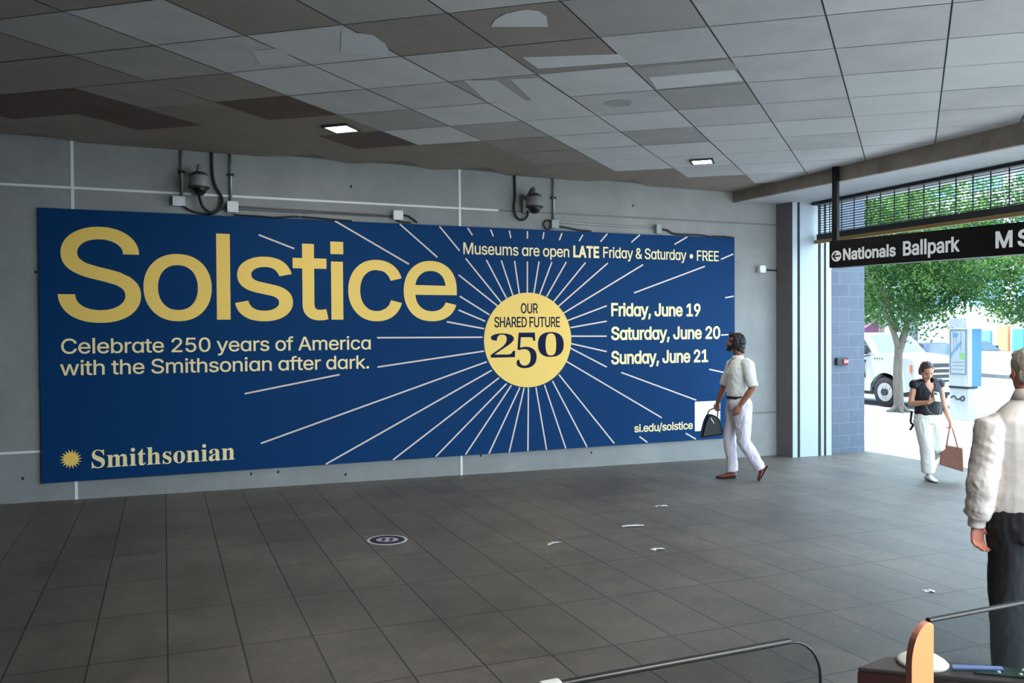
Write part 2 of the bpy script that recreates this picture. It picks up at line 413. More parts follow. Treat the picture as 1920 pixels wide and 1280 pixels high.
# ---------------------------------------------------------------- lettering outlines
GLYPH_SRC = r'''I&448;197,-7,24,0,-34,0 110,12,25,-13,-24,12 54,62,13,-21,-13,21 34,133,0,-26,0,22 47,189,-8,-15,9,16 85,235,-16,-15,16,14 140,279,-21,-16,26,19 216,335,-25,-19,7,5 237,352,-7,-6,7,7 255,375,-5,-9,4,9 262,405,0,-11,0,16 245,445,11,-11,-10,11 201,461,19,0,-12,0 168,453,10,5,-10,-5 145,431,6,10,-5,-9 137,399,0,12,0,-13 145,363,-5,11,6,-11 169,327,-10,13,10,-12 204,284,-14,16,78,-95 438,0,-78,95,-25,0 364,0,25,0,-64,77 171,231,65,-77,-19,24 121,293,14,-18,-14,17 87,344,8,-17,-8,17 75,398,0,-19,0,23 91,458,-10,-17,10,17 134,499,-18,-10,19,10 200,513,-25,0,25,0 266,499,-19,10,18,-10 308,459,-10,17,11,-16 324,404,0,20,0,-15 315,362,6,13,-6,-14 291,325,11,11,-10,-11 256,293,13,10,-34,-25 154,217,34,26,-21,-15 110,174,9,14,-9,-13 97,131,0,16,0,-16 109,87,-8,13,8,-12 143,57,-14,8,15,-7 193,46,-19,0,20,0 251,59,-18,-8,19,9 301,95,-15,-15,15,16 336,151,-8,-21,9,22 349,224,0,-27,19,0 408,224,-20,0,0,-32 397,144,7,21,-8,-22 371,92,10,13,-10,-13 345,62,7,7,-4,-5 333,47,4,5,-17,-18 271,7,25,9,-25,-9
I,188;38,-119,15,0,10,63 68,71,-10,-63,23,0 137,71,-23,0,-18,-63 84,-119,18,63,-15,0
I.188;95,-4,13,0,-12,0 63,9,9,-9,-9,9 50,41,0,-13,0,13 63,73,-9,-8,9,9 95,87,-12,0,13,0 128,73,-9,9,9,-8 141,41,0,13,0,-13 128,9,9,9,-9,-9
I/249;235,533,-19,0,-55,-203 71,-76,55,203,-19,0 14,-76,19,0,55,203 178,533,-54,-203,19,0
I0453;227,-7,37,0,-38,0 130,24,27,-21,-27,21 69,113,14,-39,-14,39 48,254,0,-55,0,55 69,395,-14,-39,14,39 130,484,-26,-20,27,21 227,516,-38,0,37,0 323,484,-27,21,27,-20 384,395,-14,39,14,-39 405,254,0,55,0,-55 384,113,14,39,-14,-39 323,24,27,21,-26,-21|227,50,-25,0,25,0 290,74,-17,-16,18,16 330,144,-9,-31,9,30 344,254,0,-43,0,43 330,365,9,-31,-9,30 290,435,18,-16,-17,16 227,460,25,0,-25,0 163,435,17,16,-17,-16 123,365,9,30,-9,-31 109,254,0,43,0,-43 123,144,-9,30,9,-31 163,74,-17,16,17,-16
I1453;76,0,105,0,0,18 76,55,0,-19,105,0 391,55,-105,0,0,-19 391,0,0,18,-105,0|276,509,-26,0,0,-170 276,0,0,170,-21,0 212,0,22,0,0,149 212,448,0,-149,-1,0 209,448,1,0,-41,-30 86,358,41,30,0,23 86,427,0,-23,37,27 198,509,-37,-28,26,0
I2453;64,0,108,0,0,16 64,47,0,-15,57,61 234,229,-57,-61,20,20 282,282,-12,-15,13,16 311,327,-7,-14,6,14 320,371,0,-15,0,19 308,419,8,-14,-9,13 273,449,15,-7,-14,7 224,460,18,0,-20,0 172,447,15,9,-14,-8 139,413,8,15,-8,-14 127,362,0,20,-20,0 66,362,20,0,0,30 86,442,-14,-23,14,23 143,496,-24,-13,24,13 225,516,-31,0,30,0 306,497,-24,12,23,-13 361,445,-13,22,13,-21 381,372,0,27,0,-18 371,318,7,17,-7,-18 336,259,17,21,-17,-22 267,180,29,31,-38,-40 153,60,38,40,0,-1 153,57,0,1,78,0 389,57,-79,0,0,-19 389,0,0,19,-108,0
I5453;221,-7,33,0,-30,0 140,11,24,-12,-24,12 83,60,14,-21,-14,21 60,130,1,-26,21,0 122,130,-21,0,2,-15 138,89,-9,12,9,-12 173,60,-14,7,15,-7 221,50,-17,0,21,0 276,64,-16,-9,16,10 314,104,-9,-17,9,17 328,162,0,-21,0,22 314,221,9,-17,-10,17 275,262,16,-10,-17,10 218,277,21,0,-17,0 167,268,17,6,-16,-5 128,246,10,9,-20,2 67,253,21,-3,10,85 96,509,-10,-86,90,0 366,509,-90,0,0,-19 366,452,0,19,-72,0 151,452,71,0,-6,-50 134,301,5,51,1,0 136,301,-1,0,11,10 178,325,-17,-6,16,6 229,334,-18,0,24,0 294,321,-20,8,19,-8 345,285,-14,16,14,-15 379,231,-8,21,8,-21 391,163,0,25,0,-33 369,76,15,25,-15,-26 309,15,25,15,-26,-14
I9453;226,516,-31,0,32,0 310,494,-24,14,25,-14 368,434,-14,26,14,-25 389,347,0,33,0,-24 373,270,10,27,-11,-27 315,168,28,41,-38,-56 200,0,39,56,-23,0 130,0,24,0,57,83 301,248,-57,-83,2,0 307,248,-2,0,-4,-10 287,221,9,8,-8,-8 257,202,12,5,-12,-5 218,195,14,0,-31,0 137,214,23,-13,-23,13 83,269,13,-24,-13,23 64,352,0,-32,0,32 85,436,-14,-24,14,25 143,494,-25,-14,24,14|226,460,20,0,-19,0 174,446,15,10,-15,-9 138,407,9,17,-8,-16 125,352,0,20,0,-22 138,295,-8,17,9,-16 174,257,-15,9,15,-9 226,243,-19,0,20,0 279,257,-16,-9,15,9 314,295,-8,-16,9,16 327,350,0,-20,0,22 314,407,9,-16,-8,17 279,446,15,-9,-15,10
IA480;16,0,23,0,62,170 201,509,-61,-170,25,0 276,509,-25,0,62,-170 463,0,-62,170,-23,0 395,0,23,0,-36,101 287,302,36,-100,-6,19 264,372,9,-28,-9,28 232,478,13,-43,4,0 245,478,-4,0,-12,-43 213,371,9,28,-9,-28 191,302,5,18,-36,-100 85,0,35,101,-23,0|110,142,87,0,0,19 110,199,0,-19,87,0 370,199,-87,0,0,-19 370,142,0,19,-87,0
IB456;60,0,62,0,0,170 60,509,0,-170,60,0 241,509,-60,0,35,0 329,491,-23,12,23,-12 381,442,-12,20,11,-20 398,374,0,25,0,-22 387,320,7,14,-8,-14 356,286,13,8,-12,-9 315,267,15,4,0,-2 315,262,0,2,16,-1 363,245,-16,10,16,-10 402,203,-10,18,11,-18 418,136,0,27,0,-25 400,67,12,20,-12,-21 344,18,26,12,-25,-12 247,0,40,0,-63,0|125,57,0,58,40,0 245,57,-40,0,39,0 330,80,-17,-15,17,15 355,137,0,-23,0,17 342,184,9,-14,-8,14 306,218,15,-9,-16,9 248,231,23,0,-41,0 125,231,41,0,0,-58|125,285,0,56,37,0 238,285,-38,0,19,0 288,296,-15,-7,15,7 323,326,-8,-13,9,13 336,372,0,-17,0,23 313,429,15,-15,-16,15 240,452,33,0,-38,0 125,452,38,0,0,-56
IC510;267,-7,26,0,-44,0 150,25,34,-21,-34,21 70,115,19,-39,-20,39 40,254,0,-53,0,54 70,393,-20,-39,19,39 150,484,-34,-22,34,21 267,516,-44,0,26,0 340,504,-23,8,23,-7 402,471,-18,15,18,-14 448,418,-12,21,12,-20 473,348,-5,26,-22,0 408,348,22,0,-4,18 389,395,9,-14,-8,13 357,428,13,-9,-12,10 315,449,16,-5,-15,5 267,456,17,0,-31,0 184,432,24,16,-25,-15 125,364,14,30,-14,-30 103,254,0,43,0,-43 125,145,-14,30,15,-30 184,76,-25,16,25,-15 267,53,-31,0,17,0 315,60,-15,-5,16,5 357,81,-12,-10,13,9 389,114,-8,-13,9,14 408,160,-4,-17,22,0 473,160,-22,0,-4,-25 448,91,12,20,-12,-21 402,38,19,14,-18,-15 341,5,22,7,-23,-8
ID502;219,0,52,0,-41,0 96,0,41,0,0,19 96,57,0,-19,40,0 215,57,-40,0,41,0 318,81,-27,-16,27,16 379,149,-13,-30,13,30 399,255,0,-41,0,41 379,361,13,-30,-13,29 320,428,26,-16,-27,16 221,452,39,0,-43,0 93,452,43,0,0,19 93,509,0,-19,44,0 225,509,-44,0,50,0 353,478,-36,21,35,-20 433,391,-18,38,19,-38 462,255,0,53,0,-53 433,119,19,38,-19,-38 351,31,36,20,-37,-21|125,509,-22,0,0,-170 125,0,0,170,-22,0 60,0,22,0,0,170 60,509,0,-170,22,0
IE419;60,0,105,0,0,170 60,509,0,-170,104,0 372,509,-104,0,0,-19 372,452,0,19,-82,0 125,452,82,0,0,-56 125,286,0,55,77,0 355,286,-77,0,0,-19 355,229,0,19,-77,0 125,229,77,0,0,-57 125,57,0,57,83,0 375,57,-83,0,0,-19 375,0,0,19,-105,0
IF410;60,0,22,0,0,170 60,509,0,-170,103,0 369,509,-103,0,0,-19 369,452,0,19,-81,0 125,452,81,0,0,-58 125,278,0,58,73,0 346,278,-74,0,0,-19 346,221,0,19,-74,0 125,221,73,0,0,-74 125,0,0,74,-22,0
IH517;60,0,22,0,0,170 60,509,0,-170,22,0 125,509,-22,0,0,-74 125,289,0,73,89,0 392,289,-89,0,0,73 392,509,0,-74,22,0 457,509,-22,0,0,-170 457,0,0,170,-22,0 392,0,22,0,0,77 392,232,0,-77,-89,0 125,232,89,0,0,-77 125,0,0,77,-22,0
IJ396;185,-7,45,0,-45,0 75,33,29,-27,-28,26 33,145,0,-48,0,10 33,173,0,-9,22,0 98,173,-22,0,0,-9 98,145,0,10,0,-31 122,74,-16,17,15,-16 185,50,-26,0,26,0 248,74,-16,-16,16,17 272,145,0,-31,0,122 272,509,0,-121,21,0 336,509,-21,0,0,-121 336,145,0,122,0,-48 294,33,28,26,-28,-27
IL393;60,0,100,0,0,170 60,509,0,-170,22,0 125,509,-22,0,0,-151 125,57,0,151,78,0 361,57,-79,0,0,-19 361,0,0,19,-100,0
IM628;60,0,21,0,0,170 60,509,0,-170,31,0 152,509,-31,0,41,-107 277,187,-42,107,3,-7 287,159,-3,11,4,-11 299,123,-4,13,4,-13 311,84,-4,13,4,-13 322,49,-3,10,-5,0 307,49,5,0,3,10 318,83,-4,-13,4,12 330,121,-4,-13,4,13 342,158,-4,-11,4,12 352,187,-3,-8,42,107 476,509,-41,-107,31,0 568,509,-31,0,0,-170 568,0,0,170,-21,0 504,0,21,0,0,97 504,291,0,-97,0,11 504,327,0,-13,1,13 505,369,0,-15,0,14 506,413,0,-15,0,15 507,457,0,-14,2,0 513,457,-2,0,-5,-16 498,409,5,17,-6,-16 482,363,5,15,-5,-15 467,322,5,12,-4,-13 456,291,3,8,-38,-97 342,0,38,97,-19,0 286,0,19,0,-38,97 170,291,39,-97,-3,8 159,321,4,-12,-4,12 145,361,5,-15,-5,15 129,408,6,-17,-5,16 112,457,6,-16,2,0 119,457,-2,0,0,-13 120,416,0,15,0,-15 121,372,0,15,0,-15 122,328,-1,14,0,-13 122,291,0,11,0,-97 122,0,0,97,-21,0
IN523;60,0,22,0,0,170 60,509,0,-170,25,0 136,509,-25,0,69,-109 343,183,-69,108,6,-9 363,151,-8,13,7,-13 388,107,-9,16,8,-17 414,55,-9,18,-3,0 405,54,3,0,-2,18 401,108,0,-18,-1,18 399,157,0,-15,0,15 399,195,0,-10,0,105 399,509,0,-105,21,0 463,509,-21,0,0,-170 463,0,0,170,-25,0 387,0,25,0,-62,97 202,290,62,-97,-8,13 177,331,9,-15,-8,14 148,381,11,-19,-11,19 108,452,15,-28,3,1 119,454,-4,-1,1,-26 122,384,-1,21,1,-22 124,328,0,16,1,-16 125,291,0,9,0,-97 125,0,0,97,-22,0
IO533;267,-7,44,0,-44,0 150,25,34,-21,-34,21 70,115,20,-39,-20,39 40,254,0,-53,0,54 70,393,-20,-39,20,39 150,484,-34,-22,34,21 267,516,-44,0,44,0 384,484,-34,21,34,-22 464,393,-20,39,19,-39 493,254,0,54,0,-53 464,115,19,39,-20,-39 384,25,34,21,-34,-21|267,53,-31,0,30,0 349,76,-24,-15,25,15 408,144,-14,-30,15,30 430,254,0,-43,0,44 408,365,15,-30,-14,30 349,433,25,-16,-24,15 267,456,30,0,-31,0 184,433,25,15,-25,-16 125,364,15,30,-14,-30 103,254,0,43,0,-43 125,144,-14,30,15,-30 184,76,-25,16,25,-15
IR449;60,0,22,0,0,170 60,509,0,-170,59,0 236,509,-59,0,39,0 333,489,-26,13,26,-14 390,433,-12,24,13,-23 409,352,0,30,0,-31 390,271,13,24,-12,-23 333,217,26,13,-26,-13 236,198,39,0,-47,0 96,198,47,0,0,19 96,255,0,-19,46,0 234,255,-46,0,26,0 298,267,-17,-8,16,8 334,300,-8,-14,7,15 345,352,0,-20,0,20 334,405,7,-15,-8,15 298,440,16,-9,-17,8 233,452,26,0,-36,0 125,452,36,0,0,-151 125,0,0,151,-22,0|353,0,25,0,-41,76 230,229,41,-76,24,0 303,229,-24,0,41,-76 428,0,-42,76,-25,0
IS447;224,-9,39,0,-37,0 128,9,27,-12,-28,12 64,60,15,-22,-15,22 38,137,2,-30,22,0 104,137,-22,0,2,-20 123,88,-11,13,11,-13 166,59,-17,6,18,-7 224,49,-21,0,23,0 286,60,-18,-7,18,8 329,92,-10,-14,11,13 346,139,0,-18,0,16 332,179,9,-10,-9,10 296,205,15,-7,-15,6 245,222,19,-5,-21,6 184,239,20,-5,-42,12 86,289,23,-21,-23,22 52,372,0,-33,0,29 75,448,-15,-22,15,21 138,498,-27,-12,26,12 227,516,-33,0,34,0 316,498,-26,12,26,-12 377,449,-15,20,15,-21 401,378,-1,26,-21,0 337,378,21,0,-2,25 302,437,21,-14,-21,14 225,459,31,0,-22,0 167,448,17,7,-16,-7 129,418,9,13,-9,-12 115,376,0,15,0,-18 131,334,-11,10,11,-11 169,308,-15,6,15,-6 212,293,-13,4,18,-4 264,279,-17,5,15,-4 312,264,-17,6,16,-7 359,238,-15,10,14,-11 395,198,-10,16,9,-17 408,139,0,23,0,-28 386,64,15,22,-14,-23 323,11,28,13,-27,-13
IT449;32,452,53,0,0,19 32,509,0,-19,128,0 417,509,-129,0,0,-19 417,452,0,19,-54,0 257,452,53,0,0,-151 257,0,0,151,-22,0 193,0,21,0,0,151 193,452,0,-151,-54,0
IU517;259,-8,40,0,-40,0 154,15,30,-15,-30,16 85,80,16,-27,-17,27 60,173,0,-35,0,112 60,509,0,-112,21,0 124,509,-21,0,0,-110 124,178,0,110,0,-24 141,113,-11,19,11,-19 187,68,-20,11,20,-11 259,52,-28,0,28,0 331,68,-20,-11,20,11 377,113,-11,-19,10,19 393,178,0,-24,0,110 393,509,0,-110,21,0 457,509,-21,0,0,-112 457,173,0,112,0,-35 433,80,16,27,-17,-27 363,15,30,16,-29,-15
Ia389;160,-9,22,0,-24,0 94,5,20,-9,-19,9 48,45,11,-18,-12,17 30,108,0,-25,0,22 43,161,-8,-14,9,14 78,193,-15,-8,14,8 125,211,-17,-4,18,4 178,220,-18,-2,23,3 234,227,-15,-2,14,1 265,235,-7,-4,7,4 276,255,0,-10,0,0 276,257,0,-1,0,15 267,297,6,-11,-6,11 240,322,12,-6,-12,6 196,331,17,0,-18,0 149,322,13,6,-13,-5 118,301,8,8,-8,-9 100,274,4,9,-20,6 41,291,20,-6,9,23 79,346,-17,-14,16,14 133,375,-20,-6,20,6 194,384,-21,0,14,0 239,379,-16,4,16,-3 286,360,-15,10,15,-9 322,320,-9,18,10,-17 337,251,0,29,0,-83 337,0,0,84,-20,0 277,0,20,0,0,17 277,52,0,-17,-2,0 272,52,2,0,-4,-9 252,25,9,9,-9,-10 215,1,15,6,-15,-6|170,45,-15,0,23,0 228,59,-16,-9,15,9 263,93,-8,-14,8,14 276,138,0,-16,0,17 276,190,0,-17,-3,-3 259,182,9,2,-8,-2 231,176,11,2,-10,-2 200,171,10,1,-10,-1 175,168,7,1,-14,-2 134,159,13,4,-13,-5 103,139,8,9,-7,-8 92,105,0,14,0,-13 102,72,-7,9,7,-9 130,52,-12,5,12,-4
Ib424;229,-8,32,0,-23,0 172,4,15,-8,-14,8 138,31,8,-10,-9,11 118,59,5,-8,-2,0 112,59,2,0,0,-20 112,0,0,20,-20,0 53,0,19,0,0,170 53,509,0,-170,20,0 114,509,-21,0,0,-63 114,319,0,63,1,0 118,319,-1,0,5,8 137,346,-8,-10,8,10 171,373,-14,-8,15,8 229,384,-24,0,32,0 313,361,-24,15,24,-16 370,293,-14,29,13,-30 390,189,0,40,0,-40 370,84,13,30,-14,-29 313,16,24,16,-24,-16|220,47,-23,0,24,0 279,66,-16,-13,16,12 316,117,-8,-22,8,21 328,189,0,-27,0,27 316,261,8,-21,-8,21 280,311,16,-12,-16,13 220,330,24,0,-23,0 161,312,16,12,-16,-12 125,263,8,21,-8,-21 113,189,0,28,0,-28 125,115,-8,21,8,-21 162,65,-16,12,16,-12
Ic396;207,-8,19,0,-34,0 117,16,26,-16,-26,17 56,85,15,-29,-15,29 34,187,0,-38,0,40 56,291,-15,-29,15,30 117,360,-26,-17,26,16 207,384,-34,0,19,0 260,377,-17,5,16,-5 305,356,-13,9,14,-9 340,322,-10,13,10,-13 362,277,-5,17,-20,-5 303,262,19,5,-3,10 290,289,6,-8,-5,8 270,311,8,-6,-8,6 242,325,11,-3,-10,3 207,330,13,0,-25,0 145,310,16,13,-16,-13 108,258,8,22,-8,-21 96,187,0,26,0,-25 108,117,-8,22,8,-21 145,66,-16,13,16,-13 207,46,-25,0,13,0 243,52,-11,-4,10,3 271,66,-8,-6,8,6 292,89,-6,-9,5,8 304,117,-3,-10,20,-5 363,102,-20,5,-5,-17 341,56,10,14,-9,-13 306,21,14,10,-13,-9 261,-1,16,5,-17,-5
Id424;195,-8,24,0,-31,0 111,16,25,-16,-24,16 55,84,13,-29,-14,30 34,189,0,-40,0,40 55,293,-14,-30,14,29 112,361,-24,-16,24,15 196,384,-32,0,23,0 253,373,-15,8,15,-8 287,346,-8,10,9,-10 306,319,-4,8,2,0 311,319,-2,0,0,63 311,509,0,-63,20,0 372,509,-21,0,0,-170 372,0,0,170,-20,0 313,0,19,0,0,20 313,59,0,-20,-2,0 307,59,2,0,-5,-8 287,31,8,11,-9,-10 252,4,15,8,-14,-8|205,47,-24,0,22,0 263,65,-16,-12,16,12 299,115,-8,-21,9,21 312,189,0,-28,0,28 300,263,8,-21,-8,21 263,312,16,-12,-16,12 205,330,23,0,-24,0 145,311,16,13,-16,-12 108,261,8,21,-8,-21 96,189,0,27,0,-27 109,117,-9,21,8,-22 145,66,-16,12,16,-13
Ie404;212,-8,26,0,-37,0 117,16,26,-16,-27,17 56,85,14,-29,-15,29 34,187,0,-39,0,39 55,290,-14,-30,14,29 115,359,-26,-16,26,17 205,384,-34,0,21,0 266,374,-20,7,19,-7 319,341,-16,15,16,-15 357,282,-9,24,9,-24 371,194,0,34,0,-8 371,169,0,9,-99,0 75,169,99,0,0,18 75,221,0,-17,88,0 338,221,-88,0,-9,-6 310,202,9,6,0,25 298,269,8,-20,-8,19 263,314,15,-11,-16,11 205,330,23,0,-23,0 146,313,17,12,-16,-11 109,270,9,18,-9,-19 96,211,0,21,0,-11 96,178,0,11,0,-28 110,106,-9,20,10,-19 151,61,-17,11,17,-10 212,46,-23,0,16,0 254,53,-13,-5,12,4 285,73,-8,-9,9,9 306,105,-5,-12,19,-4 365,91,-20,5,-6,-20 335,39,14,15,-14,-15 283,4,20,9,-21,-8
If254;228,379,-74,0,0,-17 228,327,0,17,-74,0 6,327,74,0,0,17 6,379,0,-17,74,0|81,0,20,0,0,144 81,432,0,-144,0,21 96,486,-10,-15,10,14 135,519,-16,-8,17,7 187,530,-18,0,14,0 222,527,-9,2,10,-2 243,521,-5,2,-5,-18 227,468,6,18,-3,2 215,472,5,-1,-5,1 195,474,8,0,-19,0 154,460,9,9,-8,-9 142,419,0,18,0,-140 142,0,0,140,-21,0
Ih410;114,227,0,22,0,-76 114,0,0,76,-21,0 53,0,20,0,0,170 53,509,0,-170,20,0 114,509,-21,0,0,-74 114,287,0,74,-4,0 102,287,4,0,12,35 152,362,-21,-15,22,15 227,384,-28,0,26,0 295,369,-19,10,20,-11 341,321,-11,21,11,-22 357,240,0,33,0,-80 357,0,0,80,-20,0 296,0,20,0,0,78 296,235,0,-78,0,30 273,304,15,-16,-15,17 210,329,27,0,-18,0 161,317,14,8,-15,-8 126,283,9,15,-8,-16
Ii167;53,0,20,0,0,126 53,379,0,-126,20,0 114,379,-21,0,0,-126 114,0,0,126,-21,0|84,443,11,0,-12,0 54,455,8,-8,-9,7 41,483,0,-11,0,11 54,512,-9,-8,8,8 84,524,-12,0,11,0 114,512,-8,8,8,-8 126,483,0,11,0,-11 114,455,8,7,-8,-8
Ik381;110,137,22,21,0,25 110,212,0,-25,3,0 121,212,-4,0,54,56 284,379,-54,-56,26,0 360,379,-25,0,-59,-60 184,199,59,60,-2,0 177,199,2,0,-22,-21|53,0,20,0,0,170 53,509,0,-170,20,0 114,509,-21,0,0,-170 114,0,0,170,-21,0|294,0,26,0,-49,62 148,186,49,-62,14,14 191,229,-14,-15,61,-77 372,0,-60,76,-26,0
Il189;139,-2,8,0,-29,0 74,20,14,-15,-14,15 53,84,0,-27,0,142 53,509,0,-142,20,0 114,509,-21,0,0,-137 114,99,0,136,0,-18 120,62,-4,7,5,-7 146,52,-13,0,6,0 160,53,-3,-1,4,0 170,54,-3,0,3,-17 181,3,-4,17,-6,-2 162,-1,7,1,-8,-1
Im610;53,0,20,0,0,126 53,379,0,-126,19,0 112,379,-20,0,0,-28 112,295,0,28,-1,0 108,295,1,0,5,21 132,346,-11,-14,12,13 172,376,-15,-7,15,7 219,386,-16,0,28,0 287,361,-17,17,18,-17 321,295,-5,27,-3,0 312,295,3,0,5,18 337,343,-12,-14,12,14 381,375,-17,-8,17,7 437,386,-21,0,22,0 497,372,-18,9,18,-10 541,328,-11,20,10,-19 557,255,0,30,0,-85 557,0,0,85,-21,0 496,0,20,0,0,85 496,254,0,-85,0,27 473,313,15,-12,-16,12 419,330,20,0,-17,0 374,320,13,7,-12,-7 345,290,7,13,-6,-12 335,247,0,16,0,-82 335,0,0,82,-20,0 274,0,21,0,0,87 274,260,0,-87,0,21 253,311,14,-13,-14,13 199,330,22,0,-14,0 158,320,13,7,-14,-7 126,289,8,14,-8,-13 114,238,0,20,0,-79 114,0,0,79,-21,0
In410;114,227,0,22,0,-76 114,0,0,76,-21,0 53,0,20,0,0,126 53,379,0,-126,19,0 112,379,-20,0,0,-30 112,287,0,31,-3,0 102,287,4,0,12,35 152,362,-21,-15,22,15 227,384,-28,0,26,0 295,369,-19,10,19,-11 341,321,-11,21,11,-22 357,240,0,33,0,-80 357,0,0,80,-20,0 296,0,20,0,0,78 296,235,0,-78,0,30 273,304,15,-16,-15,17 210,329,27,0,-18,0 161,317,14,8,-15,-8 126,283,9,15,-8,-16
Io415;207,-8,35,0,-34,0 117,16,26,-16,-26,17 56,85,15,-29,-15,29 34,187,0,-38,0,40 56,291,-15,-29,15,30 117,360,-26,-17,26,16 207,384,-34,0,35,0 299,360,-26,16,26,-17 359,291,-14,30,15,-29 381,187,0,40,0,-38 359,85,15,29,-14,-29 299,16,26,17,-26,-16|207,46,-25,0,26,0 270,66,-16,-13,17,13 307,117,-8,-21,8,22 319,187,0,-25,0,26 307,258,8,-22,-8,22 270,310,17,-13,-16,13 207,330,26,0,-25,0 145,310,16,13,-16,-13 108,258,8,22,-8,-21 96,187,0,26,0,-25 108,117,-8,22,8,-21 145,66,-16,13,16,-13
Ip424;53,-143,20,0,0,174 53,379,0,-174,19,0 112,379,-20,0,0,-20 112,319,0,20,2,0 118,319,-2,0,5,8 137,346,-8,-10,8,10 171,373,-14,-8,15,8 229,384,-24,0,32,0 313,361,-24,15,24,-16 370,293,-14,29,13,-30 390,189,0,40,0,-40 370,84,13,30,-14,-29 313,16,24,16,-24,-16 229,-8,32,0,-23,0 173,4,14,-8,-15,8 138,31,8,-10,-8,11 118,59,5,-8,-1,0 114,59,1,0,0,-67 114,-143,0,67,-21,0|220,47,-23,0,24,0 279,66,-16,-13,16,12 316,117,-8,-22,8,21 328,189,0,-27,0,27 316,261,8,-21,-8,21 280,311,16,-12,-16,13 220,330,24,0,-23,0 161,312,16,12,-16,-12 125,263,8,21,-8,-21 113,189,0,28,0,-28 125,115,-8,21,8,-21 162,65,-16,12,16,-12
Ir259;53,0,20,0,0,126 53,379,0,-126,19,0 112,379,-20,0,0,-19 112,321,0,19,1,0 115,321,-1,0,7,19 152,367,-17,-12,18,12 213,385,-23,0,5,0 229,384,-6,1,6,0 243,384,-3,0,0,-21 243,322,0,21,-1,1 230,324,7,-1,-7,1 207,326,8,0,-18,0 159,315,14,7,-14,-8 126,284,8,13,-8,-14 114,237,0,18,0,-79 114,0,0,79,-21,0
Is365;182,-8,29,0,-26,0 112,3,21,-7,-20,8 62,38,13,-15,-13,15 36,94,4,-22,19,4 94,107,-20,-5,5,-21 124,60,-15,10,15,-10 181,45,-23,0,27,0 244,62,-15,-11,16,12 268,103,0,-16,0,13 254,136,9,-9,-9,8 212,155,19,-4,-21,5 149,170,21,-5,-34,8 72,208,17,-17,-17,17 47,274,0,-27,0,22 65,332,-12,-17,12,16 115,370,-21,-9,21,10 187,384,-27,0,26,0 254,372,-19,8,18,-7 299,339,-12,14,11,-14 324,290,-5,19,-19,-4 268,277,19,4,-5,15 243,316,12,-12,-13,11 187,333,25,0,-22,0 131,317,15,10,-15,-11 109,277,0,16,0,-14 124,243,-10,9,10,-8 172,223,-22,5,19,-5 229,209,-19,5,35,-8 306,171,-16,17,17,-17 331,107,0,26,0,-23 312,47,13,17,-12,-17 260,6,22,10,-23,-9
It227;204,379,-66,0,0,-17 204,327,0,17,-66,0 6,327,66,0,0,17 6,379,0,-17,66,0|65,471,0,-126,20,0 126,471,-20,0,0,-124 126,98,0,124,0,-17 136,61,-7,8,7,-7 170,50,-16,0,4,0 185,51,-6,-1,6,1 202,54,-5,-1,4,-18 213,2,-4,17,-6,-2 192,-3,8,1,-8,-1 168,-4,8,0,-32,0 92,21,18,-17,-18,17 65,93,0,-31,0,126
Iu410;182,-5,29,0,-25,0 115,11,19,-11,-20,10 69,59,11,-22,-11,21 53,139,0,-32,0,80 53,379,0,-80,20,0 114,379,-21,0,0,-78 114,144,0,78,0,-30 137,75,-16,16,15,-17 200,50,-27,0,18,0 249,62,-14,-8,15,8 283,97,-8,-16,9,15 296,153,0,-22,0,75 296,379,0,-75,20,0 357,379,-20,0,0,-126 357,0,0,126,-20,0 298,0,20,0,0,31 298,92,0,-31,3,0 307,92,-3,0,-12,-35 257,17,22,15,-22,-15
Iw567;138,0,20,0,-39,126 23,379,38,-126,21,0 87,379,-21,0,16,-55 133,214,-15,55,7,-23 154,137,-7,28,7,-29 175,41,-7,35,-3,0 165,41,3,0,7,34 186,135,-7,-29,7,28 206,214,-7,-24,15,55 252,379,-15,-55,21,0 316,379,-21,0,16,-55 362,214,-15,55,6,-24 382,136,-7,28,6,-29 402,41,-7,35,-3,0 391,41,4,0,8,34 413,135,-7,-28,7,29 434,214,-7,-24,15,55 480,379,-15,-55,22,0 545,379,-22,0,-39,-126 429,0,39,126,-20,0 368,0,21,0,-16,57 319,172,16,-58,-5,17 305,225,4,-18,-5,18 291,280,4,-19,-5,19 277,338,4,-20,4,0 291,338,-5,0,-5,-19 277,280,4,19,-5,-19 263,225,4,18,-5,-19 248,172,5,17,-17,-58 199,0,16,57,-21,0
Iy389;47,-139,4,-1,5,18 61,-86,-4,-17,4,0 71,-87,-3,0,12,-3 104,-89,-10,-2,10,2 130,-74,-8,-8,8,8 151,-36,-6,-17,4,12 163,-1,-4,-12,-49,127 17,379,49,-127,23,0 84,379,-22,0,27,-74 165,155,-27,75,9,-23 187,87,-6,22,6,-23 206,21,-7,21,-8,0 184,21,7,0,6,21 202,87,-6,-23,7,23 224,155,-8,-23,27,75 305,379,-27,-74,22,0 371,379,-22,0,-55,-145 204,-58,56,146,-8,-20 177,-107,10,13,-11,-13 139,-136,14,7,-14,-6 91,-145,18,0,-10,0 65,-143,7,-1,-8,1
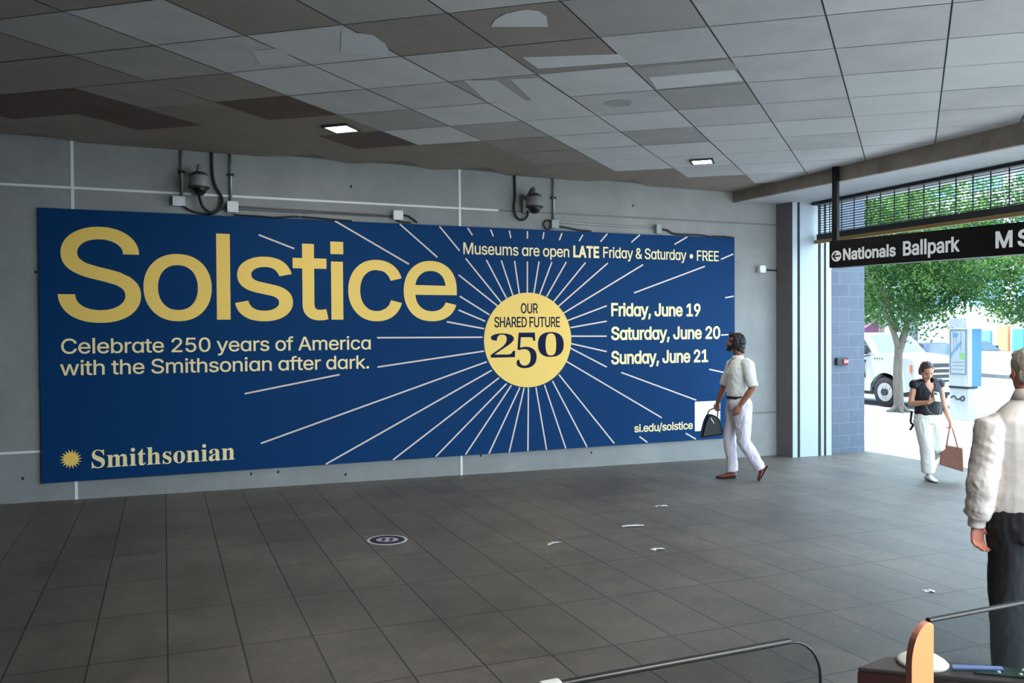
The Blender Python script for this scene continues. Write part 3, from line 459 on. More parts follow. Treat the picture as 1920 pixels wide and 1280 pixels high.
Iɑ425;195,-8,23,0,-31,0 112,16,24,-16,-24,16 55,84,14,-29,-14,30 34,189,0,-40,0,40 55,293,-14,-30,14,29 112,361,-24,-16,25,15 196,384,-31,0,24,0 253,373,-14,8,15,-8 287,346,-8,10,9,-10 307,319,-5,8,1,0 311,319,-1,0,0,20 311,379,0,-20,20,0 372,379,-20,0,0,-126 372,0,0,126,-20,0 311,0,21,0,0,20 311,59,0,-20,-1,0 307,59,1,0,-5,-8 287,31,8,11,-9,-10 252,4,15,7,-15,-8|205,47,-24,0,23,0 264,65,-16,-12,16,12 300,115,-8,-21,8,21 312,189,0,-28,0,28 300,263,8,-21,-8,21 264,312,16,-12,-16,12 205,330,23,0,-24,0 145,312,16,12,-16,-13 109,262,8,21,-9,-22 96,189,0,27,0,-27 109,117,-9,21,8,-22 145,66,-16,12,17,-13
I•389;194,93,21,0,-20,0 139,107,17,-10,-16,10 100,147,9,-17,-10,16 85,202,0,-20,0,20 100,257,-10,-17,9,16 139,296,-16,-9,17,10 194,311,-20,0,21,0 249,296,-16,10,17,-9 289,257,-10,16,10,-17 304,202,0,20,0,-20 289,147,10,16,-10,-17 249,107,17,10,-16,-10
I←665;290,0,13,13,-74,74 68,223,74,-75,74,74 290,445,-74,-74,13,-13 330,406,-13,13,-24,-24 258,334,24,24,-12,-12 218,298,15,12,-14,-13 174,261,15,12,-14,-12 135,229,12,9,3,4 143,241,-3,-4,10,2 172,246,-10,-2,9,1 200,249,-10,-1,9,1 228,251,-9,0,117,0 578,251,-116,0,0,-19 578,194,0,19,-116,0 228,194,117,0,-9,0 200,196,9,-1,-10,1 172,200,9,-2,-10,1 143,205,10,-2,-3,3 135,216,3,-4,9,-7 164,193,-11,9,10,-8 196,166,-11,10,11,-9 229,138,-11,10,10,-9 258,111,-9,9,24,-24 330,40,-24,24,-13,-14
I 188;
M0375;188,-7,39,0,-41,0 91,24,24,-20,-25,21 39,111,10,-37,-11,37 23,241,0,-50,0,50 39,371,-11,-37,10,36 91,456,-25,-20,24,20 189,486,-41,0,39,0 283,456,-24,20,24,-20 336,370,-11,37,11,-37 353,240,0,50,0,-49 336,110,11,37,-11,-36 283,24,24,21,-24,-20|188,37,-25,0,25,0 237,91,-8,-36,8,35 248,240,0,-64,0,64 237,390,8,-36,-8,35 189,443,24,0,-25,0 139,390,8,35,-8,-36 127,240,0,64,0,-64 139,91,-8,35,8,-36
M2375;24,0,105,0,0,23 24,69,0,-23,33,34 123,171,-33,-34,28,28 187,245,-15,-21,14,22 218,307,-6,-20,5,20 226,371,0,-23,0,26 212,427,10,-11,-9,12 174,445,16,0,-23,0 126,416,9,20,-9,-19 112,329,0,39,-25,0 50,344,16,-10,-16,10 26,396,0,-25,0,16 43,441,-11,-14,11,13 92,474,-22,-8,22,8 174,486,-33,0,50,0 288,456,-26,20,27,-20 328,375,0,34,0,-16 319,329,6,15,-5,-15 291,281,13,17,-13,-18 238,220,23,23,-22,-23 154,138,34,31,-22,-22 87,74,23,21,52,0 244,74,-52,0,14,0 279,86,-9,-8,10,8 300,120,-4,-15,1,7 305,141,-2,-7,13,0 345,141,-14,0,-2,-47 341,0,1,47,-106,0
M5375;165,-7,20,0,-34,0 84,5,20,-8,-20,8 40,35,9,-12,-9,13 27,75,0,-14,0,15 42,109,-10,-7,9,8 81,121,-17,0,0,-13 88,83,-5,13,4,-12 111,52,-11,8,11,-8 154,40,-18,0,15,0 195,50,-12,-6,13,7 226,83,-8,-15,7,16 237,148,0,-28,0,33 213,223,16,-17,-16,16 146,247,29,0,-17,0 103,243,12,3,-11,-2 71,235,10,3,-10,4 40,247,11,-4,7,78 62,480,-7,-78,84,0 316,480,-85,0,1,-41 319,357,-1,41,-13,0 281,357,12,0,-2,8 275,380,2,-7,-1,8 267,399,4,-5,-4,4 244,406,11,0,-46,0 105,406,46,0,-4,-42 94,281,4,42,7,3 126,288,-14,-2,14,2 168,291,-14,0,52,0 293,256,-32,23,31,-24 340,148,0,48,0,-29 324,75,11,19,-10,-20 282,27,18,12,-17,-12 226,1,20,6,-21,-5
MS390;43,-11,6,0,0,56 43,158,0,-56,6,0 62,158,-6,0,11,-49 111,50,-21,23,22,-24 197,15,-35,0,25,0 257,36,-15,-14,14,14 279,89,0,-21,0,30 225,160,36,-18,-21,10 163,191,20,-11,-39,19 77,253,18,-22,-18,21 50,332,0,-31,0,27 67,403,-11,-20,12,20 115,449,-20,-11,21,11 185,466,-26,0,13,0 229,461,-16,4,17,-3 282,448,-19,6,4,-1 291,446,-2,0,3,-1 300,445,-3,0,11,0 320,466,-2,-14,7,0 339,466,-6,0,0,-49 339,319,0,49,-5,0 322,319,6,0,-6,25 293,385,13,-19,-12,19 248,429,17,-11,-17,10 194,445,19,0,-23,0 140,426,13,13,-14,-12 120,380,0,19,0,-17 137,336,-12,12,12,-11 189,303,-23,11,21,-10 253,273,-21,10,28,-13 317,233,-15,14,16,-14 350,188,-6,16,6,-16 359,133,0,21,0,-29 339,58,13,21,-14,-22 281,8,25,12,-25,-12 192,-10,34,0,-11,0 158,-8,12,-1,-11,2 126,1,10,-4,-12,4 98,9,7,-1,-7,2 85,12,2,0,-8,0 69,7,3,3,-3,-3 61,-11,2,9,-6,0
Ma344;255,-10,27,0,-34,0 200,35,3,-30,-30,-29 95,-9,40,0,-23,0 40,11,14,-13,-13,14 20,63,0,-21,0,30 63,136,-28,-19,29,19 199,190,-62,-17,0,17 199,241,0,-17,0,19 187,282,8,-8,-8,9 148,296,18,0,-29,0 104,274,0,14,0,-3 113,257,-6,9,7,-9 123,231,0,8,0,-12 110,202,9,7,-9,-8 77,191,13,0,-14,0 45,203,7,-8,-8,8 33,236,0,-13,0,16 49,278,-11,-12,11,13 95,308,-20,-8,19,7 162,318,-26,0,48,0 263,292,-19,18,20,-17 293,210,0,37,0,-49 293,62,0,50,0,-11 295,40,-2,3,1,-4 304,34,-5,0,5,0 320,42,-6,-5,3,-5 329,28,-3,4,-22,-26|151,34,-22,0,6,0 174,41,-9,-5,9,5 199,63,-8,-10,0,36 199,169,0,-35,-54,-12 118,84,0,44,0,-34
Mh381;18,0,54,0,0,5 18,16,0,-5,13,1 45,26,-5,-6,5,5 52,56,0,-15,0,114 52,399,0,-114,0,14 46,429,4,-6,-5,6 19,440,13,-1,0,5 19,455,0,-5,43,0 148,455,-43,0,0,-63 148,267,0,63,25,34 243,318,-38,0,58,0 330,212,0,71,0,-52 330,56,0,52,0,-14 337,26,-4,6,5,-6 363,16,-13,1,0,-5 363,0,0,5,-53,0 202,0,54,0,0,5 202,16,0,-5,2,0 207,16,-2,0,19,0 235,56,0,-27,0,53 235,217,0,-54,0,18 229,258,4,-9,-4,9 203,271,13,0,-21,0 148,235,15,24,0,-60 148,56,0,60,0,-14 154,26,-4,6,4,-6 180,16,-13,1,0,-5 180,0,0,5,-54,0
Mi198;101,362,14,0,-15,0 65,376,9,-9,-10,10 50,412,0,-14,0,15 65,449,-10,-10,9,9 101,463,-15,0,14,0 137,449,-10,9,9,-10 151,412,0,15,0,-14 136,376,10,10,-10,-9|18,0,54,0,0,5 18,16,0,-5,14,1 45,26,-4,-6,5,5 52,56,0,-15,0,65 52,252,0,-66,0,16 47,285,3,-6,-4,5 20,293,14,0,0,6 21,310,0,-5,42,0 148,310,-42,0,0,-85 148,56,0,85,0,-14 154,26,-4,6,4,-6 180,16,-13,1,0,-5 180,0,0,5,-54,0
Mm554;18,0,53,0,0,5 18,16,0,-5,13,1 45,26,-5,-6,5,5 52,56,0,-15,0,66 52,253,0,-66,0,14 46,284,4,-7,-5,6 19,294,13,0,0,6 19,310,0,-5,42,0 146,310,-42,0,0,-15 146,265,0,15,26,35 237,318,-35,0,46,0 320,261,-10,38,26,38 418,318,-39,0,57,0 504,212,0,71,0,-52 504,56,0,52,0,-14 510,26,-4,6,4,-6 536,16,-13,1,0,-5 536,0,0,5,-53,0 377,0,53,0,0,5 377,16,0,-5,13,1 403,26,-5,-6,4,6 410,56,0,-14,0,53 410,217,0,-54,0,18 404,258,4,-9,-4,9 377,271,14,0,-19,0 324,237,16,23,0,-60 324,56,0,60,0,-14 331,26,-4,6,4,-6 356,16,-13,1,0,-5 356,0,0,5,-52,0 199,0,53,0,0,5 199,16,0,-5,13,1 225,26,-4,-6,4,6 232,56,0,-14,0,53 232,217,0,-54,0,18 226,258,4,-10,-4,9 199,271,14,0,-21,0 146,235,15,24,0,-60 146,56,0,60,0,-14 152,27,-4,6,4,-7 177,16,-12,1,0,-5 177,0,0,5,-53,0
Mn381;18,0,54,0,0,5 18,16,0,-5,13,1 45,26,-5,-6,5,5 52,56,0,-15,0,66 52,253,0,-66,0,14 46,284,4,-7,-5,6 19,294,13,0,0,6 19,310,0,-5,43,0 148,310,-43,0,0,-14 148,267,0,15,24,34 243,318,-39,0,58,0 330,212,0,71,0,-52 330,56,0,52,0,-14 337,26,-4,6,5,-6 363,16,-13,1,0,-5 363,0,0,5,-53,0 202,0,54,0,0,5 202,16,0,-5,2,0 207,16,-2,0,19,0 235,56,0,-27,0,53 235,217,0,-54,0,18 229,258,4,-9,-4,9 203,271,13,0,-21,0 148,235,15,24,0,-60 148,56,0,60,0,-14 154,26,-4,6,4,-6 180,16,-13,1,0,-5 180,0,0,5,-54,0
Mo336;169,-10,29,0,-30,0 90,11,23,-14,-22,15 38,70,12,-25,-13,25 19,154,0,-31,0,32 38,239,-13,-25,12,25 90,297,-22,-14,23,14 168,318,-29,0,29,0 245,298,-22,13,23,-14 298,240,-13,24,13,-25 317,154,0,32,0,-32 298,69,13,24,-13,-25 245,11,23,14,-22,-14|169,11,-19,0,18,0 209,39,-8,-18,4,9 217,81,-1,-19,2,20 220,154,0,-29,0,59 208,271,8,-19,-9,18 169,299,17,0,-20,0 128,271,8,18,-7,-20 117,154,0,59,0,-29 120,82,-2,19,1,-20 128,39,-4,9,8,-18
Ms288;151,-10,32,0,-18,0 87,6,25,-11,-4,2 73,9,5,0,-11,0 51,-9,4,12,-5,0 36,-9,5,0,0,38 36,105,0,-38,5,0 53,105,-6,0,6,-28 87,39,-16,16,16,-16 140,15,-19,0,17,0 179,27,-9,-8,9,7 192,58,0,-13,0,19 156,105,24,-12,-17,8 107,130,16,-9,-23,11 54,169,12,-15,-11,15 37,220,0,-19,0,28 65,291,-19,-19,18,19 141,319,-32,0,7,0 166,316,-10,2,9,-2 199,308,-13,3,2,-1 206,306,-3,1,3,-1 213,305,-2,0,8,0 230,319,-4,-9,5,0 244,319,-5,0,0,-32 244,222,0,32,-5,0 228,222,5,0,-7,24 196,277,15,-13,-14,13 149,296,18,0,-14,0 116,286,8,7,-7,-7 105,259,0,11,0,-11 115,232,-7,8,7,-7 146,212,-13,6,15,-8 191,189,-15,8,23,-11 241,151,-10,15,11,-14 257,95,0,23,0,-33 228,18,19,19,-19,-19
Mt228;124,-9,45,0,-27,0 66,10,11,-13,-12,14 48,71,0,-27,0,69 48,279,0,-69,-9,0 20,279,10,0,0,7 20,300,0,-7,27,25 88,369,-18,-21,18,21 129,424,-9,-16,5,0 144,424,-5,0,0,-38 144,310,0,38,21,0 208,310,-22,0,0,-10 208,279,0,10,-22,0 144,279,21,0,0,-66 144,82,0,66,0,-14 149,51,-3,7,4,-7 168,40,-9,0,16,0 206,75,-10,-23,6,-3 222,66,-5,3,-20,-50
M 175;'''
GLYPHS = {}
for _l in GLYPH_SRC.strip('\n').split('\n'):
    _h, _s = _l.split(';', 1)
    GLYPHS[_h[:2]] = (int(_h[2:]) / 1000, [[tuple(int(v) / 1000 for v in p.split(',')) for p in sp.split(' ')] for sp in _s.split('|')] if _s else [])


# plain bar l and square-dotted i, as on the poster
def _bar(x0, y0, x1, y1):
    return [(x0, y0, 0, 0, 0, 0), (x0, y1, 0, 0, 0, 0), (x1, y1, 0, 0, 0, 0), (x1, y0, 0, 0, 0, 0)]


GLYPHS['Il'] = (0.180, [_bar(0.058, 0, 0.122, 0.528)])
GLYPHS['Ii'] = (0.180, [_bar(0.058, 0, 0.122, 0.379), _bar(0.055, 0.444, 0.125, 0.514)])


def glyph_loops(ch, font, res):
    """Closed polylines of one glyph."""
    out = []
    for sp in GLYPHS[font + ch][1]:
        n, pts = len(sp), []
        for k in range(n):
            a, b = sp[k], sp[(k + 1) % n]
            p0, p1 = V((a[0], a[1])), V((a[0] + a[4], a[1] + a[5]))
            p3, p2 = V((b[0], b[1])), V((b[0] + b[2], b[1] + b[3]))
            d = (p3 - p0).length
            flat = d < 1e-6 or (abs((p1 - p0).cross(p3 - p0)) / d < 0.002 and abs((p2 - p0).cross(p3 - p0)) / d < 0.002)
            m = 1 if flat else res
            for q in range(m):
                t = q / m
                pts.append(p0 * (1 - t) ** 3 + p1 * (3 * t * (1 - t) ** 2) + p2 * (3 * t * t * (1 - t)) + p3 * t ** 3)
        out.append([p for j, p in enumerate(pts) if (p - pts[j - 1]).length > 1e-5])
    return out


def grow(loop, d):
    """Move a closed polyline outwards (to the left of its direction) by d."""
    n, out = len(loop), []
    for k in range(n):
        a, b, c = loop[k - 1], loop[k], loop[(k + 1) % n]
        e1, e2 = (b - a).normalized(), (c - b).normalized()
        n1, n2 = V((-e1.y, e1.x)), V((-e2.y, e2.x))
        m = n1 + n2
        if m.length < 0.3:
            m = n1
        m = m.normalized()
        out.append(b + m * (d / max(0.55, m.dot(n1))))
    return out


def winding(p, loops):
    w = 0
    for lp in loops:
        for k in range(len(lp)):
            a, b = lp[k - 1], lp[k]
            if (a.y <= p.y) != (b.y <= p.y):
                x = a.x + (p.y - a.y) / (b.y - a.y) * (b.x - a.x)
                if x > p.x:
                    w += 1 if b.y > a.y else -1
    return w


def fill_loops(bm, loops):
    vs, es = [], []
    for lp in loops:
        b0, n = len(vs), len(lp)
        vs += lp
        es += [(b0 + k, b0 + (k + 1) % n) for k in range(n)]
    cv, ce, cf, *_ = geometry.delaunay_2d_cdt(vs, es, [], 0, 1e-6)
    used = {}
    for f in cf:
        c = sum((cv[i] for i in f), V((0, 0))) / len(f)
        if winding(c, loops) < 0:
            q = []
            for i in f:
                if i not in used:
                    used[i] = bm.verts.new((cv[i].x, 0.0, cv[i].y))
                q.append(used[i])
            bm.faces.new(q)


def text_words(s, font, x0, x1, zb, cap, ref='H', bold=0.0, track=0.0, res=4):
    """Filled lettering in the XZ plane between x0 and x1 on baseline zb: one bmesh per word."""
    x, words_, cur = 0.0, [], []
    for ch in s + ' ':
        if ch == ' ':
            if cur: words_.append(cur)
            cur = []
            x += GLYPHS[font + ' '][0] + track
            continue
        cur.append([[p + V((x, 0)) for p in lp] for lp in glyph_loops(ch, font, res)])
        x += GLYPHS[font + ch][0] + track
    xs = [p.x for w in words_ for g in w for lp in g for p in lp]
    rz = max(p.y for lp in glyph_loops(ref, font, res) for p in lp)
    mn, mx = min(xs), max(xs)
    sx, sz = (x1 - x0) / (mx - mn), cap / rz
    out = []
    for w in words_:
        bm = bmesh.new()
        for g in w:
            loops = [[V((x0 + (p.x - mn) * sx, zb + p.y * sz)) for p in lp] for lp in g]
            if bold: loops = [grow(lp, bold) for lp in loops]
            fill_loops(bm, loops)
        out.append(bm)
    return out


def obj_face(name, bm, m, parent, M):
    """Flat lettering: keep its faces towards -Y of its own plane, then place it."""
    for f in bm.faces:
        f.normal_update()
        if f.normal.y > 0:
            f.normal_flip()
    bmesh.ops.transform(bm, matrix=M, verts=bm.verts)
    me = bpy.data.meshes.new(name)
    bm.to_mesh(me)
    bm.free()
    me.materials.append(m)
    o = bpy.data.objects.new(name, me)
    COL.objects.link(o)
    o.parent = parent
    return o

# ================================================================= THE SETTING
M_conc = mat('concrete', srgb(142, 142, 139), 0.75, noise_scale=1.3, noise_amt=0.16, bump=0.15, bump_scale=30)
M_conc_beam = mat('beam_concrete', srgb(140, 128, 118), 0.8, noise_scale=4, noise_amt=0.22, bump=0.2, bump_scale=40)
M_soffit = mat('soffit_paint', srgb(168, 172, 176), 0.6, noise_scale=2, noise_amt=0.08)
M_joint = mat('joint_sealant', srgb(225, 225, 220), 0.6)
M_dark = mat('dark_void', srgb(40, 40, 40), 0.9)
M_floor = brick_mat('floor_pavers', srgb(97, 88, 78), srgb(89, 80, 71), srgb(32, 29, 27), 0.8333, 0.41667, 0.006, swap='YX', offset=0.0, rough=0.5, spec=0.9, noise_amt=0.26, noise_scale=7, bump=0.5, stain=(0.7, 0.42), speck=(70, 0.28), origin=(0, 4.45, 0))
M_walk = brick_mat('sidewalk_concrete', srgb(172, 171, 169), srgb(166, 165, 163), srgb(150, 148, 145), 1.5, 1.5, 0.008, offset=0.0, rough=0.8, noise_amt=0.08, noise_scale=3, bump=0.3)
M_road = mat('asphalt', srgb(138, 138, 140), 0.85, noise_scale=2, noise_amt=0.1)
M_kerb = mat('kerb_stone', srgb(190, 186, 180), 0.8, noise_scale=5, noise_amt=0.1)

# floor (falls gently towards the street)
bm = bmesh.new()
for x0, x1 in ((-7.0, 10.6),):
    vs = [(x0, -12.4), (x1, -12.4), (x1, 0.4), (x0, 0.4)]
    top = [bm.verts.new((x, y, FZ(x))) for x, y in vs]
    bot = [bm.verts.new((x, y, FZ(x) - 0.2)) for x, y in vs]
    bm.faces.new(top)
    bm.faces.new(list(reversed(bot)))
    for i in range(4):
        bm.faces.new((top[i], bot[i], bot[(i + 1) % 4], top[(i + 1) % 4]))
struct('floor', bm, M_floor)

# long concrete wall with the poster
bm = bmesh.new()
box(bm, (-7.0, 0.0, -0.25), (8.89, 0.3, 4.6))
for hx, hz in ((0.958, 0.21), (1.275, 0.21), (-1.45, 0.33), (3.92, 0.245), (2.1, 0.12), (5.6, 0.18), (-1.3, 2.6), (8.45, 1.2), (2.2, 3.75), (6.3, 3.72)):
    f_ = bm.faces.new([bm.verts.new((hx + 0.014 * math.cos(k * PI / 5), -0.0015, hz + 0.02 * math.sin(k * PI / 5))) for k in range(10)])
    f_.material_index = 1
struct('wall_back', bm, [M_conc, M_dark])
# light sealed joints of the wall panels
ti = 0
M_joint_g = mat('joint_grey', srgb(112, 112, 110), 0.7)
for a, b in (((-7, 3.550), (4.2, 3.550)), ((-7, 0.618), (4.2, 0.618)), ((4.2, 3.550), (8.885, 3.550)), ((4.2, 0.618), (8.885, 0.618))):
    bm = bmesh.new()
    box(bm, (a[0], -0.004, a[1] - 0.013), (b[0], 0.01, a[1] + 0.013))
    ti += 1
    struct('trim_%d' % ti, bm, M_joint if a[0] < 0 else M_joint_g)
for x in (-5.5, -0.927, 3.646):
    bm = bmesh.new()
    box(bm, (x - 0.016, -0.005, FZ(x)), (x + 0.016, 0.01, 4.3))
    ti += 1
    struct('trim_%d' % ti, bm, M_joint)
# rest of the hall behind and to the left of the camera
bm = bmesh.new()
box(bm, (-7.3, -12.4, -0.25), (-7.0, 0.3, 4.6))
struct('wall_left', bm, M_conc)
bm = bmesh.new()
box(bm, (-7.3, -12.4, -0.25), (3.6, -12.2, 4.6))
struct('wall_rear', bm, M_conc)

# ceiling: square boards laid diagonally, plain border with a saw-tooth edge
CO, CA, CB = V((3.5215, -5.6752)), V((0.6034, -0.4754)), V((0.5467, 0.4900))


def CZ(x):
    return 4.0516 - 0.0054 * x


M_tile = [mat('ceiling_board_' + n, srgb(*c), 0.6, spec=0.35, noise_scale=2.3, noise_amt=a)
          for n, c, a in (('white', (206, 208, 208), 0.06), ('pale', (194, 195, 195), 0.09), ('grey', (168, 167, 164), 0.08), ('tan', (148, 141, 134), 0.08), ('brown', (92, 76, 69), 0.15), ('border', (140, 129, 119), 0.1), ('patch', (214, 217, 219), 0.03))]
DARKC = {(-8, 0), (-8, 1), (-9, 0), (-6, 1), (-6, 3), (-10, 0), (-10, -1)}
MID = {(-4, 5): 3, (-4, 4): 3, (-1, 2): 2, (-1, 1): 2, (-2, -1): 3, (-2, 0): 3, (-3, -1): 3, (-3, -2): 2, (-7, -1): 3, (-7, -2): 3, (-9, -1): 4, (-3, 1): 2, (-5, 2): 2, (-2, 4): 2, (-7, 0): 3, (-6, 0): 3, (-8, -1): 3, (-8, -2): 4}
rng = random.Random(4)
bm = bmesh.new()


def cpt(i, j, du=0.0, dv=0.0, drop=0.0):
    p = CO + CA * (i + du) + CB * (j + dv)
    return V((p.x, p.y, CZ(p.x) - drop))


ZIG = []
for i in range(-26, 22):
    for j in range(-24, 24):
        c = CO + CA * (i + 0.5) + CB * (j + 0.5)
        if not (-7.6 < c.x < 8.9 and -12.5 < c.y < -0.95):
            continue
        e = 0.008
        plain = c.y > -1.35 and (i, j) not in DARKC and (i, j) not in MID and c.x < 4.6
        plain = plain or (c.y > -1.9 and 0.4 < c.x < 2.2 and (i, j) not in DARKC)
        if (i, j) in DARKC: mi = 4
        elif plain: mi = 5
        elif (i, j) in MID: mi = MID[(i, j)]
        else:
            left = c.x < 0.6
            mi = rng.choice((1, 2, 3, 2) if left else (0, 0, 1, 1, 0, 2) if c.x < 4 else (0, 0, 0, 1, 1))  # paler choices to the right: daylight falloff put into the board colours
        if plain:
            e = -0.002
        pts = [cpt(i, j, e, e), cpt(i, j, 1 - e, e), cpt(i, j, 1 - e, 1 - e), cpt(i, j, e, 1 - e)]
        # slightly sagging board edges
        s = rng.uniform(0, 0.002) if not plain else 0.0
        pts = [p + V((0, 0, -s * rng.random())) for p in pts]
        quad(bm, *pts, mi=mi)
# border strip up to the wall, with notches showing the shade-coloured sheet above
edge = [(-7.0, -0.03)]
x = -7.0
notches = [(-1.25, -0.30), (1.69, -0.36), (2.80, -0.41), (3.89, -0.42), (6.10, -0.38), (-3.6, -0.35), (-5.2, -0.35)]
for nx, ny in sorted(notches):
    edge += [(nx - 0.56, -0.0), (nx, ny), (nx + 0.44, -0.0)]
edge += [(8.06, -0.0)]
for (x0, y0), (x1, y1) in zip(edge, edge[1:]):
    for a, b in (((x0, y0), (x1, y1)),):
        z0, z1 = CZ(a[0]) + 0.003, CZ(b[0]) + 0.003
        quad(bm, (a[0], -1.5, z0), (b[0], -1.5, z1), (b[0], b[1], z1), (a[0], a[1], z0), mi=5)
# lighter and darker patches of paint on single boards
for mi, poly in ((6, [(2.12, -5.1), (2.1, -5.25), (2.13, -5.37), (2.22, -5.48), (2.31, -5.49), (2.4, -5.42), (2.49, -5.25)]),
                 (6, [(2.58, -4.59), (3.23, -4.94), (3.4, -4.8), (2.81, -4.38)]),
                 (2, [(3.53, -4.7), (4.08, -5.16), (4.32, -4.98), (3.76, -4.52)]),
                 (6, [(3.76, -4.52), (4.29, -4.96), (4.54, -4.75), (4.01, -4.25)]),
                 (6, [(1.18, -4.62), (1.4, -4.63), (1.53, -4.48), (1.58, -4.37), (1.61, -4.2), (1.26, -4.18)]),
                 (0, [(0.63, -3.94), (0.81, -4.08), (1.03, -3.81), (0.74, -3.62)]),
                 (0, [(2.36, -3.86), (2.61, -3.96), (3.12, -3.46), (2.79, -3.29)]),
                 (0, [(2.7, -4.04), (2.91, -4.16), (3.43, -3.72), (3.17, -3.48)]),
                 (2, [(3.78, -3.73), (3.86, -3.84), (4.01, -3.83), (4.06, -3.69), (3.94, -3.6), (3.82, -3.64)])):
    f = bm.faces.new([bm.verts.new((x, y, CZ(x) - 0.003)) for x, y in poly])
    f.material_index = mi
# sheet coloured for the shade in the notches, dark slab above
quad(bm, (-7.0, -0.75, CZ(-7) + 0.06), (8.0, -0.75, CZ(8) + 0.06), (8.0, -0.0, CZ(8) + 0.035), (-7.0, -0.0, CZ(-7) + 0.035), mi=8)
box(bm, (-7.3, -12.4, 4.45), (9.4, 0.3, 4.6))
for f in bm.faces:
    if f.calc_center_median().z > 4.2: f.material_index = 7
nb = [(-7.0, -12.4), (8.2, -12.4), (8.2, -0.9), (-7.0, -0.9)]
f = bm.faces.new([bm.verts.new((x, y, CZ(x) + 0.012)) for x, y in nb])
f.material_index = 8
me = bpy.data.meshes.new('ceiling')
bm.to_mesh(me)
bm.free()
for m in M_tile + [M_dark, mat('ceiling_seam_and_shade', srgb(120, 119, 116), 0.8)]:
    me.materials.append(m)
o = bpy.data.objects.new('ceiling', me)
COL.objects.link(o)
o['kind'] = 'structure'

# beam over the street opening, its soffit rising slightly outwards
bm = bmesh.new()
pr = [(8.06, 3.86, 0.02), (8.06, 3.78, -4.8), (8.06, 3.78, -12.6)]
rings = []
for x, z, y in pr:
    rings.append([bm.verts.new((8.06, y, 4.5)), bm.verts.new((8.06, y, z)), bm.verts.new((8.10, y, z - 0.004)), bm.verts.new((9.6, y, 3.885)), bm.verts.new((9.95, y, 3.885)), bm.verts.new((9.95, y, 4.6)), bm.verts.new((8.06, y, 4.6))])
n = len(rings[0])
for a, b in zip(rings, rings[1:]):
    for k in range(n):
        f = bm.faces.new((a[k], a[(k + 1) % n], b[(k + 1) % n], b[k]))
        f.material_index = 0 if k in (0, 1, 6) else 1
bm.faces.new(rings[0])
bm.faces.new(list(reversed(rings[-1])))
struct('beam', bm, [M_conc_beam, M_soffit])

# corner pier, metal panel and block wall of the entrance
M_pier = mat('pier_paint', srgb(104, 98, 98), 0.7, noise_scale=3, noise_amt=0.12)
M_panel = mat('light_panel_paint', srgb(168, 178, 185), 0.45, noise_scale=1.5, noise_amt=0.05)
M_black = mat('black_gap', srgb(22, 24, 26), 0.7)
M_block = brick_mat('grey_blocks', srgb(86, 94, 108), srgb(80, 88, 102), srgb(100, 108, 121), 0.40, 0.203, 0.007, swap='XZ', rough=0.7, noise_amt=0.12, noise_scale=9, bump=0.2)
bm = bmesh.new()
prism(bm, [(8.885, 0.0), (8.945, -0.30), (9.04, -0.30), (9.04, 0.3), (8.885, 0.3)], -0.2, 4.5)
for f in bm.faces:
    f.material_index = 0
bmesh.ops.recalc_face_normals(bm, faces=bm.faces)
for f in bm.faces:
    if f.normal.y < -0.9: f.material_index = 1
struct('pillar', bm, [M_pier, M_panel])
bm = bmesh.new()
box(bm, (9.04, -0.26, -0.2), (9.09, 0.3, 4.5))
struct('trim_20', bm, M_black)
bm = bmesh.new()
box(bm, (9.09, -0.30, -0.2), (9.45, 0.3, 4.5), 0.004)
struct('wall_entrance', bm, M_panel)
bm = bmesh.new()
box(bm, (9.85, -0.17, -0.25), (10.53, 0.3, 4.5))
struct('wall_block', bm, M_block)

